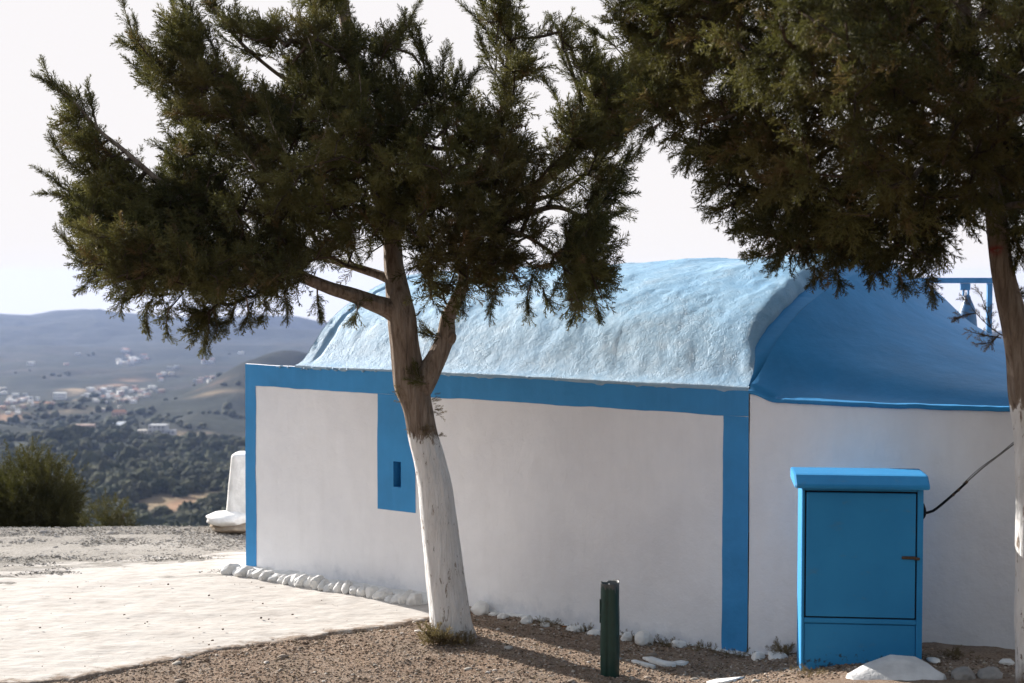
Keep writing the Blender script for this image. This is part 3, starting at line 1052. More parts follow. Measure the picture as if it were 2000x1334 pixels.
# rounded U channel section like a folded profile
rad = R0 * (1 - .10 * np.maximum(0, np.cos(2 * (th - 1.1))) - .22 * np.exp(-((th - 4.35) / .13) ** 2))
lv = np.concatenate([np.linspace(-.08, hpost - .06, 26), np.linspace(hpost - .05, hpost, 6)])
rows = []
rj = np.random.default_rng(8)
jag = .012 * vn(th * 3, th * 0, None, 4) + .012 * (np.abs(th - 5.6) < .28) - .008 * (np.abs(th - 4.0) < .4)
for z_ in lv:
    zz_ = z_ + (jag if z_ == lv[-1] else 0 * th)
    dent = .004 * fbm(np.cos(th) * 2, np.sin(th) * 2, 0 * th + z_ * 5, 17, 3)
    rows.append(np.stack([pb[0] + (rad + dent) * np.cos(th), pb[1] + (rad + dent) * np.sin(th), gzp + zz_], 1))
rows.append(np.stack([pb[0] + rad * .9 * np.cos(th), pb[1] + rad * .9 * np.sin(th), gzp + hpost - .006 + jag], 1))
rows.append(np.stack([pb[0] + rad * .88 * np.cos(th), pb[1] + rad * .88 * np.sin(th), gzp + hpost - .25 + 0 * th], 1))
m = M('flaked_green')
v_ = m.co()
x, y, z = m.z()
c = m.ramp(m.noise(v_, 16, 5), (.3, (.005, .030, .024)), (.7, (.008, .048, .038)))
fl = m.ramp(m.math('ADD', m.math('MULTIPLY', z, .9), m.noise(m.co((1, 1, .5)), 30, 6, .7)), (1.045, 0.), (1.07, 1.))
m.put(fl.node.inputs[0], m.math('SUBTRACT', m.math('ADD', m.math('MULTIPLY', m.math('SUBTRACT', z, hpost), 4.0), m.noise(m.co((1, 1, .5)), 24, 6, .7)), -.2))
fl.node.color_ramp.elements[0].position = .56; fl.node.color_ramp.elements[1].position = .60
c = m.mix(fl, c, (.07, .075, .075))
sp = m.ramp(m.noise(v_, 34, 4, .6), (.73, 0.), (.75, 1.))
c = m.mix(sp, c, (.35, .40, .38))
MAT['flaked_green'] = m.done(c, .42, m.bump(m.noise(v_, 25, 4), .15, .006), .45)
rows = np.stack(rows, 0)
mesh_obj('tube', rows.reshape(-1, 3), grid(rows.shape[0], 40, True, True), 'flaked_green', post)
mb = MB()
mb.box((-.010, -.006, 0), (.010, .004, .17), (0, 1, 0), (-1, 0, 0), (pb[0] - R0 - .003, pb[1] - .01, gzp + hpost - .29), .003)
mb.build('side_tab', 'flaked_green', post)

# ------------------------------------------------------------------ pillar beyond the far corner
Yp = 16.9
pc = P(470, 1028, Yp)
gzp = float(ground_base(pc[0], pc[1]))
pil = empty('pillar', (pc[0] + .10, pc[1] + .15, gzp), 'tapered whitewashed pillar on rough stones at the plateau edge beyond the chapel', 'pillar')
zt_, zb_ = float(P(450, 887, Yp)[2]), float(P(441, 1006, Yp)[2])
xl_t, xl_b = float(P(451, 887, Yp)[0]), float(P(441, 1006, Yp)[0])
nz = 24
rows = []
cxp = xl_b + .25
for i, s in enumerate(np.concatenate([np.linspace(0, .96, nz), [.985, 1.0, 1.0]])):
    hw = (cxp - (xl_b + (xl_t - xl_b) * s))
    if i == nz: hw -= .008
    if i == nz + 1: hw -= .03
    if i == nz + 2: hw = .01
    n = 32
    a = np.linspace(0, 2 * pi, n, endpoint=False) + .01
    ca, sa = np.cos(a), np.sin(a)
    k = hw / (np.abs(ca) ** 7 + np.abs(sa) ** 7) ** (1 / 7)
    k = k * (1 + .02 * fbm(ca * 1.5, sa * 1.5, 0 * a + s * 4, 121, 3))
    rows.append(np.stack([cxp + k * ca, pc[1] + .15 + k * sa, zb_ + (zt_ - zb_) * s + 0 * a], 1))
rows[0][:, 2] -= .1
rows = np.stack(rows, 0)
mesh_obj('shaft', rows.reshape(-1, 3), grid(rows.shape[0], 32, True, True), 'white_stone', pil)
v, f = stone_mesh((.25, .22, .085), 1201, 3, .22, 4)
mesh_obj('footing', v + np.array([cxp - .20, pc[1] - .05, float(P(440, 1012, Yp)[2])]), f, 'white_stone', pil)
v, f = stone_mesh((.36, .30, .07), 1207, 3, .25, 8)
mesh_obj('base_stone', v + np.array([cxp - .06, pc[1] + .0, float(P(440, 1026, Yp)[2]) - .005]), f, 'raw_stone', pil)

# ------------------------------------------------------------------ bell frame behind the apse
Yb = 17.4
fb = P(1932, 690, Yb)
fr = empty('belfry', (fb[0], fb[1], float(ground_base(fb[0], fb[1]))), 'blue bell frame of two posts and a crossbeam behind the chapel roof', 'belfry')
gzb = float(ground_base(fb[0], fb[1]))
zt_ = float(P(1932, 548, Yb)[2])
wp = .028
for px in (1932, 1778):
    q = P(px, 600, Yb)
    mb = MB(); mb.box((-wp, -wp, -.3), (wp, wp, zt_ - gzb - .031), (1, 0, 0), (0, 1, 0), (q[0], q[1], gzb), .004)
    mb.build('post', 'frame_blue', fr)
q0, q1 = P(1768, 548, Yb), P(1946, 546, Yb)
mb = MB(); mb.box((q0[0], q0[1] - wp - .004, zt_ - .03), (q1[0], q0[1] + wp + .004, zt_ + .032), bev=.006); mb.build('beam', 'frame_blue', fr)
qb = P(1886, 562, Yb)
mb = MB()
zb1 = float(P(1886, 566, Yb)[2])
mb.box((qb[0] - .06, qb[1] - .02, zb1 - .005), (qb[0] + .05, qb[1] + .02, zt_ - .031), bev=.004)
mb.box((qb[0] - .035, qb[1] - .015, zb1 - .07), (qb[0] - .018, qb[1] + .015, zb1 - .006), bev=.003)
mb.box((qb[0] + .022, qb[1] - .015, zb1 - .07), (qb[0] + .04, qb[1] + .015, zb1 - .006), bev=.003)
mb.build('bracket', 'frame_blue', fr)
bc = P(1890, 575, Yb)
prof_b = [(.012, 0), (.03, -.02), (.04, -.06), (.055, -.09), (.085, -.16), (.10, -.26), (.112, -.38), (.13, -.47), (.155, -.54), (.165, -.57), (.155, -.575), (.12, -.5), (.09, -.3), (.02, -.12)]
a = np.linspace(0, 2 * pi, 36, endpoint=False)
rows = np.stack([np.stack([bc[0] + r * np.cos(a), bc[1] + r * np.sin(a), bc[2] + z_ + 0 * a], 1) for r, z_ in prof_b], 0)
bell = empty('bell', (bc[0], bc[1], bc[2]), 'dark blue flared bell hanging from the frame behind the roof', 'bell')
mesh_obj('body', rows.reshape(-1, 3), grid(len(prof_b), 36, False, True), 'bell_blue', bell)
v, f = tube(np.array([[bc[0], bc[1], bc[2] - .1, .008], [bc[0], bc[1], bc[2] - .45, .008], [bc[0], bc[1], bc[2] - .5, .025], [bc[0], bc[1], bc[2] - .56, .03], [bc[0], bc[1], bc[2] - .59, .005]]), 10)
mesh_obj('clapper', v, f, 'rust', bell)

# ------------------------------------------------------------------ foliage machinery


def make_spray(seed, fan=.5, n=18, wide=.40, leaf=5, droop=0.0):
    r = np.random.default_rng(seed)
    tris = []

    def strip(p, d, L, w, nrm):
        s = np.cross(d, nrm); s /= np.linalg.norm(s) + 1e-9
        tris.append((p - s * w * .5, p + s * w * .5, p + d * L))
    z = np.array([0, 0, 1.0])
    curve = r.normal(size=3) * .12; curve[2] = 0
    pos = lambda s: np.array([curve[0] * s * s, curve[1] * s * s, s - .05 * s * s])
    for k in range(5):
        a, b = pos(k / 5), pos((k + 1) / 5)
        d = (b - a); L = np.linalg.norm(d); strip(a, d / L, L * 1.6, .028 * (1 - .12 * k), r.normal(size=3))
    for i in range(n):
        s = .04 + .93 * (i + r.random() * .6) / n
        p = pos(s)
        phi = (i % 2) * pi + r.normal() * .8
        ang = radians(r.uniform(26, 50))
        d = np.array([cos(phi) * sin(ang), sin(phi) * sin(ang), cos(ang)])
        L = wide * ((1 - s) ** .75) * r.uniform(.7, 1.15) + .09
        strip(p, d, L, .034, r.normal(size=3))
        for j in range(leaf):
            u = (j + .4 + .6 * r.random()) / (leaf + .3)
            q = p + d * L * u
            e = np.cross(d, r.normal(size=3)); e /= np.linalg.norm(e)
            dd = d * cos(.62) + e * sin(.62)
            strip(q, dd, (.15 * (1 - .45 * u)) * r.uniform(.65, 1.2), .032, r.normal(size=3))
    return np.array(tris)          # n x 3 x 3


SPR = [make_spray(s) for s in range(8)]
LEAFY = [make_spray(50 + s, n=12, wide=.42, leaf=4) * np.array([1, 1, 1]) for s in range(5)]


def bake_sprays(protos, pos, dirs, scale, tint, rng_, squash=None):
    """instances -> verts, tris, tint"""
    pos, dirs = np.asarray(pos), np.asarray(dirs)
    dirs = dirs / (np.linalg.norm(dirs, axis=1)[:, None] + 1e-9)
    n = len(pos)
    pick = rng_.integers(0, len(protos), n)
    V_, C_ = [], []
    for k, pr in enumerate(protos):
        idx = np.where(pick == k)[0]
        if not len(idx):
            continue
        d = dirs[idx]
        ref = rng_.normal(size=(len(idx), 3))
        a = np.cross(d, ref); a /= np.linalg.norm(a, axis=1)[:, None] + 1e-9
        b = np.cross(d, a)
        pv_ = pr.reshape(-1, 3)
        w = (pv_[None, :, 0, None] * a[:, None] + pv_[None, :, 1, None] * b[:, None] + pv_[None, :, 2, None] * d[:, None]) * scale[idx][:, None, None]
        w = w + pos[idx][:, None]
        V_.append(w.reshape(-1, 3))
        C_.append(np.repeat(tint[idx][:, None], len(pv_), 1).reshape(-1, tint.shape[1]))
    V_ = np.vstack(V_); C_ = np.vstack(C_)
    return V_, np.arange(len(V_)).reshape(-1, 3), C_


def in_poly(pts, poly):
    x, y = pts[:, 0], pts[:, 1]
    px = np.array([p[0] for p in poly]); py = np.array([p[1] for p in poly])
    ins = np.zeros(len(pts), bool)
    j = len(poly) - 1
    for i in range(len(poly)):
        c = ((py[i] > y) != (py[j] > y)) & (x < (px[j] - px[i]) * (y - py[i]) / (py[j] - py[i] + 1e-12) + px[i])
        ins ^= c
        j = i
    return ins


def poly_dist(pts, poly):
    d = np.full(len(pts), 1e9)
    n = len(poly)
    for i in range(n):
        a = np.array(poly[i], float); b = np.array(poly[(i + 1) % n], float)
        ab = b - a
        t_ = np.clip(((pts - a) @ ab) / (ab @ ab + 1e-9), 0, 1)
        d = np.minimum(d, np.linalg.norm(pts - (a + t_[:, None] * ab), axis=1))
    return d


def sample_poly(poly, n, r, holes=(), inset=0):
    po = np.array(poly, float)
    lo, hi = po.min(0), po.max(0)
    out = np.zeros((0, 2))
    while len(out) < n:
        q = lo + (hi - lo) * r.random((n * 3, 2))
        k = in_poly(q, poly)
        for h_, keep_ in holes:
            k &= ~(in_poly(q, h_) & (r.random(len(q)) > keep_))
        if inset:
            k &= (poly_dist(q, poly) > inset) | (r.random(len(q)) < .22)
        out = np.vstack([out, q[k]])
    return out[:n]


class Tree:
    def __init__(s, Y, seed):
        s.Y = Y; s.r = np.random.default_rng(seed); s.seed = seed
        s.limbs = []       # world paths x y z r
        s.pos = []; s.par = []; s.dir = []; s.limbnode = []; s.wood = []

    def limb(s, pts, step=.05, nodes=True, wood=True):
        """pts rows px, py, dY, half width px"""
        w = []
        for (px, py, dy, hw) in pts:
            q = P(px, py, s.Y + dy)
            w.append([*q, hw * (s.Y + dy) / F])
        path = smooth_path(np.array(w), step)
        if len(path) > 6:
            arc = np.arange(len(path)) * step
            jit = np.stack([fbm(arc * 2.2, np.full(len(path), k * 7.7 + pts[0][0]), None, s.seed + k, 2) for k in range(3)], 1)
            env = np.minimum(1, np.minimum(np.arange(len(path)), np.arange(len(path))[::-1]) / 5.0)
            path[:, :3] += jit * (env * np.minimum(.022, path[:, 3] * .7 + .012))[:, None]
        if wood:
            s.limbs.append(path)
        if nodes:
            k = max(1, int(.08 / step))
            sub = path[::k]
            base = len(s.pos)
            for i, q in enumerate(sub):
                d = (sub[min(i + 1, len(sub) - 1)] - sub[max(i - 1, 0)])[:3]
                s.pos.append(q[:3]); s.par.append(base + i - 1 if i else -1); s.dir.append(d / (np.linalg.norm(d) + 1e-9)); s.limbnode.append(True); s.wood.append(0)
        return path

    def grow(s, targets, step=.13):
        n0 = len(s.pos)
        cap = n0 + len(targets) * 12
        pos = np.zeros((cap, 3)); pos[:n0] = s.pos
        dr = np.zeros((cap, 3)); dr[:n0] = s.dir
        par = list(s.par); n = n0
        ends = []
        d0 = np.array([np.min(((pos[:n0] - t) ** 2).sum(1)) for t in targets])
        order = np.argsort(d0)
        for ti in order:
            t = targets[ti]
            dd = np.sqrt(((pos[:n] - t) ** 2).sum(1))
            # prefer parents that look towards the target
            al = ((t - pos[:n]) * dr[:n]).sum(1) / (dd + 1e-6)
            i = int(np.argmin(dd * (1.35 - .35 * al)))
            d = dd[i]
            k = int(min(11, max(1, round(d / step))))
            c1 = pos[i] + dr[i] * d * .35 + s.r.normal(size=3) * d * .06
            last = i
            for j in range(1, k + 1):
                u = j / k
                q = (1 - u) ** 2 * pos[i] + 2 * u * (1 - u) * c1 + u * u * t
                if n >= cap: break
                pos[n] = q
                v = q - pos[last]; dr[n] = v / (np.linalg.norm(v) + 1e-9)
                par.append(last); last = n; n += 1
            ends.append(last)
        s.gpos = pos[:n]; s.gdir = dr[:n]; s.gpar = np.array(par[:n]); s.n0 = n0
        cnt = np.zeros(n)
        cnt[ends] = 1
        for i in range(n - 1, n0 - 1, -1):
            cnt[s.gpar[i]] += cnt[i]
        s.cnt = cnt
        s.ends = np.array(ends)

    def wood_mesh(s, name, mat, parent, trunk_sides=26, mark=None):
        V_, Fq, off = [], [], 0
        for k, path in enumerate(s.limbs):
            big = path[:, 3].max() > .05
            v, f = tube(path, 44 if big else 10, .13 if big else .12, s.seed + k)
            V_.append(v); Fq.append(f + off); off += len(v)
        V_ = np.vstack(V_); Fq = np.vstack(Fq)
        at = None
        if mark is not None:
            at = np.exp(-(np.linalg.norm((V_ - mark[0]) / np.array(mark[1]), axis=1)) ** 4)
        return mesh_obj(name, V_, Fq, mat, parent, attr=at)

    def twig_mesh(s, name, mat, parent):
        i = np.arange(s.n0, len(s.gpos)); p = s.gpar[i]
        r0 = .0022 + .0026 * np.sqrt(s.cnt[p].clip(1, 40)); r1 = .0022 + .0026 * np.sqrt(s.cnt[i].clip(1, 40))
        r0 = np.minimum(r0, r1 * 1.4)
        a, b = s.gpos[p], s.gpos[i]
        d = b - a; d /= np.linalg.norm(d, axis=1)[:, None] + 1e-9
        ref = np.array([.4, .3, .86]); e1 = np.cross(d, ref); e1 /= np.linalg.norm(e1, axis=1)[:, None] + 1e-9
        e2 = np.cross(d, e1)
        V_ = []
        for base, rr in ((a, r0), (b, r1)):
            for k in range(4):
                V_.append(base + (e1 * cos(k * pi / 2) + e2 * sin(k * pi / 2)) * rr[:, None])
        V_ = np.stack(V_, 1)       # m x 8 x 3
        q = np.array([[k, (k + 1) % 4, 4 + (k + 1) % 4, 4 + k] for k in range(4)])
        Fq = (np.arange(len(i)) * 8)[:, None, None] + q[None]
        return mesh_obj(name, V_.reshape(-1, 3), Fq.reshape(-1, 4), mat, parent)

    def foliage(s, name, mat, parent, size=(.17, .30), per_end=4, per_mid=1.6, up=.35, centre=None, outw=.5, brown=.06, keep=None, extra=None):
        r = s.r
        idx = np.arange(s.n0, len(s.gpos))
        endset = np.zeros(len(s.gpos), bool); endset[s.ends] = True
        mult = np.where(endset[idx], per_end, per_mid)
        cnt = (mult + r.random(len(idx))).astype(int)
        rep = np.repeat(idx, cnt)
        base = s.gpos[rep]
        d = s.gdir[rep]
        back = s.gpos[s.gpar[rep]]
        u = r.random(len(rep))[:, None]
        pos = base * (1 - u) + back * u
        out = pos - centre
        out = out / (np.linalg.norm(out, axis=1)[:, None] + 1e-9)
        dirs = d * .55 + out * outw + np.array([0, 0, up]) + r.normal(size=(len(rep), 3)) * .48
        sc_ = r.uniform(size[0], size[1], len(rep)) * np.where(endset[rep], 1.0, .85)
        clump = .5 + .5 * fbm(pos[:, 0] * 2.3, pos[:, 1] * 2.3, pos[:, 2] * 2.3, s.seed + 5, 2)
        tint = np.zeros((len(rep), 3))
        tint[:, 0] = np.clip(.15 + .75 * sstep(.3, .75, clump) + r.normal(size=len(rep)) * .16, 0, 1)
        br = fbm(pos[:, 0] * 1.7, pos[:, 1] * 1.7, pos[:, 2] * 1.7, s.seed + 15, 3)
        tint[:, 1] = np.clip(.25 * sstep(0, .5, br) + .18 * r.random(len(rep)) + (r.random(len(rep)) < brown) * .75, 0, 1)
        if extra is not None:
            ep, ed, es = extra
            et = np.stack([np.clip(.45 + .2 * r.normal(size=len(ep)), 0, 1), .15 * r.random(len(ep)), 0 * ep[:, 0]], 1)
            pos = np.vstack([pos, ep]); dirs = np.vstack([dirs, ed]); sc_ = np.concatenate([sc_, es]); tint = np.vstack([tint, et])
        V_, Ft, C_ = bake_sprays(SPR, pos, dirs, sc_, tint, r)
        return mesh_obj(name, V_, Ft, mat, parent, False, tint=C_)

    def plume(s, pts, dy, L0=.22, L1=.11, dens=34, spread=.30):
        """feathery shoot: pts px polyline base -> tip; returns spray pos, dir, size"""
        path = np.array([[*P(px, py, s.Y + dy + (k * .02)), .006 * (1 - .8 * i / (len(pts) - 1)) + .0015] for i, (px, py) in enumerate(pts) for k in [i]])
        if pts[-1][1] > pts[0][1] + 15:          # hanging clump: short and fluffy
            L0, L1, dens, spread = .15, .11, 85, .62
        path = smooth_path(path, .04)
        s.limbs.append(path)
        n = len(path)
        seg = np.gradient(path[:, :3], axis=0); seg /= np.linalg.norm(seg, axis=1)[:, None] + 1e-9
        Lp = np.linalg.norm(np.diff(path[:, :3], axis=0), axis=1).sum()
        m_ = int(dens * Lp) + 4
        u = s.r.random(m_) ** .85 * .97
        i = (u * (n - 1)).astype(int)
        pos = path[i, :3]
        dirs = seg[i] + s.r.normal(size=(m_, 3)) * spread * (1.25 - .9 * u)[:, None]
        return pos, dirs, (L0 + (L1 - L0) * u) * s.r.uniform(.75, 1.15, m_)


# ------------------------------------------------------------------ tree in front of the chapel
T1 = Tree(11.95, 41)
base1 = P(885, 1258, 11.95)
tree1 = empty('juniper_tree', (base1[0], base1[1], float(ground_z(base1[0], base1[1]))), 'leaning juniper with a forked trunk whitewashed below, standing before the banded wall', 'tree')
T1.limb([(893, 1285, 0, 50), (888, 1255, 0, 46), (881, 1225, 0, 42), (877, 1180, 0, 39), (868, 1080, 0, 36), (851, 980, 0, 33), (838, 900, 0, 30), (826, 830, 0, 27.5), (815, 785, 0, 28), (808, 752, 0, 33), (801, 715, 0, 31), (794, 670, -.02, 28.5), (784, 622, -.03, 28), (776, 585, 0, 25), (769, 530, .05, 20), (765, 450, .1, 17), (748, 340, .15, 15.5), (712, 200, .2, 14), (680, 80, .25, 13), (662, -40, .25, 11), (655, -200, .25, 8), (640, -330, .2, 3)], .025)
T1.limb([(812, 775, 0, 24), (832, 742, -.02, 25), (848, 712, -.03, 21), (864, 678, -.04, 18), (874, 650, -.04, 17), (877, 622, -.05, 14), (890, 594, -.07, 13), (904, 562, -.1, 12), (908, 534, -.12, 11), (899, 505, -.12, 9.5), (888, 478, -.1, 9), (905, 425, -.1, 9), (935, 350, -.1, 8.5), (965, 270, -.05, 8), (985, 180, 0, 7), (992, 70, 0, 6), (990, -80, 0, 5), (985, -200, 0, 2)], .03)
T1.limb([(872, 672, -.05, 9), (882, 664, -.09, 9), (886, 655, -.11, 6), (886, 650, -.12, 2)], .02, nodes=False)
T1.limb([(784, 622, -.02, 20), (762, 607, -.06, 20), (735, 597, -.1, 17), (690, 579, -.2, 14.5), (640, 561, -.3, 12.5), (600, 543, -.38, 11.5), (560, 517, -.45, 10), (480, 468, -.5, 8.5), (385, 410, -.5, 7), (300, 347, -.45, 5.5), (240, 295, -.4, 4.5), (200, 258, -.4, 3.8), (160, 215, -.4, 2.8), (122, 178, -.4, 1.5)], .035)
T1.limb([(600, 543, -.38, 8), (540, 532, -.55, 7), (440, 530, -.7, 6), (340, 529, -.75, 5), (240, 505, -.7, 3.5), (165, 470, -.65, 1.5)], .04)
T1.limb([(767, 548, .02, 11), (735, 536, .1, 9), (690, 520, .25, 8), (640, 503, .4, 6.5), (560, 460, .5, 5), (450, 400, .5, 4), (360, 380, .45, 2)], .04)
T1.limb([(640, 503, .4, 5), (600, 440, .45, 5), (540, 340, .4, 4.5), (460, 270, .35, 3.5), (380, 200, .3, 2.8), (310, 130, .3, 2), (262, 55, .3, 1)], .04)
T1.limb([(720, 230, .2, 7), (640, 190, .1, 5.5), (540, 140, .05, 4), (450, 60, 0, 3), (410, 0, 0, 1.5)], .04)
T1.limb([(748, 340, .15, 7), (680, 280, -.3, 6), (560, 240, -.5, 5), (460, 170, -.4, 3.5), (380, 90, -.3, 2.5), (355, 20, -.3, 1.2)], .04, wood=False)
T1.limb([(765, 450, .1, 8), (720, 380, -.4, 6.5), (660, 260, -.7, 5), (600, 180, -.75, 3.5), (560, 90, -.6, 2)], .04, wood=False)
T1.limb([(899, 505, -.12, 8), (940, 450, .1, 8.5), (1010, 395, .25, 8.5), (1080, 340, .35, 9), (1128, 288, .4, 9), (1190, 225, .45, 8.5), (1240, 165, .5, 7), (1285, 100, .5, 4.5), (1310, 40, .5, 2)], .035)
T1.limb([(940, 450, .1, 6), (1000, 430, 0, 5.5), (1080, 405, -.1, 5), (1140, 430, -.15, 4), (1175, 490, -.18, 3), (1180, 560, -.18, 1.5)], .035)
T1.limb([(905, 425, -.1, 6), (960, 440, -.35, 5), (1040, 470, -.5, 4), (1100, 520, -.5, 3), (1130, 590, -.5, 1.5)], .035)
T1.limb([(1010, 395, .25, 5), (1090, 380, .3, 4), (1160, 330, .3, 3), (1205, 300, .3, 1.5)], .04)
T1.limb([(888, 478, -.1, 6), (860, 380, -.5, 5.5), (850, 280, -.7, 4.5), (835, 190, -.7, 3), (820, 120, -.7, 1.5)], .04, wood=False)
T1.limb([(765, 500, .08, 6), (800, 400, .5, 5.5), (820, 300, .6, 4.5), (780, 200, .55, 3.5), (770, 110, .5, 2)], .04)
T1.limb([(1128, 288, .4, 5), (1130, 200, .45, 4), (1110, 120, .45, 3), (1085, 50, .45, 1.5)], .04)

polys1 = [
    ([(350, 262), (400, 275), (470, 225), (530, 165), (565, 60), (575, -40), (575, -330), (690, -330), (690, 0), (700, 60), (735, 120), (790, 170), (830, 140), (880, 180), (920, 200), (955, 215), (950, 160), (970, 100), (945, 55), (950, -60), (960, -220), (1010, -220), (1020, -60), (1018, 60), (1060, 140), (1040, 185), (1015, 230), (1040, 300), (1090, 300), (1060, 380), (1060, 430), (1040, 500), (1010, 560), (960, 580), (900, 575), (870, 590), (820, 600), (810, 560), (775, 500), (700, 520), (640, 530), (585, 560), (560, 590), (520, 590), (470, 590), (430, 600), (380, 590), (330, 610), (290, 605), (250, 575), (240, 520), (250, 440), (330, 400), (300, 350)], 1650, 1.25),
    ([(118, 190), (140, 195), (185, 245), (210, 285), (300, 360), (420, 350), (420, 500), (330, 545), (240, 560), (190, 545), (150, 490), (142, 450), (190, 455), (140, 435), (128, 400), (150, 375), (135, 345), (175, 340), (130, 290), (125, 250)], 380, .75),
    ([(262, 50), (282, 60), (298, 110), (335, 100), (325, 80), (345, 15), (378, 15), (398, 60), (415, 100), (465, 145), (520, 170), (500, 260), (400, 270), (345, 245), (335, 222), (362, 200), (305, 180), (268, 125), (290, 115), (256, 82)], 170, .6),
    ([(408, -10), (440, 18), (470, 45), (510, 60), (560, 35), (560, 115), (512, 100), (462, 75), (432, 52)], 34, .35),
    ([(700, 60), (735, 95), (775, 70), (795, 60), (800, 75), (760, 110), (730, 130)], 14, .3),
    ([(1080, 50), (1120, 75), (1165, 110), (1185, 150), (1245, 110), (1290, 60), (1310, 150), (1260, 220), (1215, 280), (1180, 300), (1130, 330), (1070, 320), (1080, 270), (1150, 215), (1120, 150), (1095, 110)], 240, .55),
    ([(1080, 400), (1130, 410), (1200, 330), (1210, 360), (1185, 430), (1190, 500), (1180, 585), (1140, 600), (1100, 600), (1085, 540), (1030, 590), (1010, 560), (1060, 500), (1070, 440)], 130, .5),
    ([(395, 600), (430, 590), (430, 640), (400, 665), (380, 650), (380, 610)], 14, .3),
]
holes1 = [([(1080, 390), (1115, 385), (1140, 420), (1095, 440)], .1), ([(600, 500), (700, 545), (760, 560), (740, 590), (620, 540)], .18), ([(830, 215), (850, 310), (870, 340), (880, 330), (860, 240)], .5), ([(290, 500), (360, 545), (345, 580), (300, 570)], .35), ([(1020, 195), (1062, 195), (1060, 225), (1025, 228)], .1), ([(440, 290), (480, 330), (440, 345), (415, 310)], .3), ([(250, 470), (300, 465), (320, 500), (270, 510)], .4)]
tg = []
q = sample_poly([(150, 440), (330, 470), (560, 500), (610, 545), (420, 575), (230, 550), (160, 500)], 130, T1.r)
tg += [P(a, b, T1.Y + c) for (a, b), c in zip(q, T1.r.uniform(-1.35, -.75, 130))]
q = sample_poly([(1060, 250), (1150, 190), (1235, 190), (1225, 330), (1190, 440), (1080, 420)], 60, T1.r)
tg += [P(a, b, T1.Y + c) for (a, b), c in zip(q, T1.r.uniform(-.15, .25, 60))]
for poly, n, thick in polys1:
    q = sample_poly(poly, n, T1.r, holes1, 24 if n > 100 else 10)
    dm = poly_dist(q, poly) * T1.Y / F
    tk = np.minimum(thick, .28 + 1.1 * dm)
    dy = -.28 + tk * T1.r.uniform(-1, 1, n) ** 1.0
    tg += [P(a, b, T1.Y + c) for (a, b), c in zip(q, dy)]
T1.grow(np.array(tg))
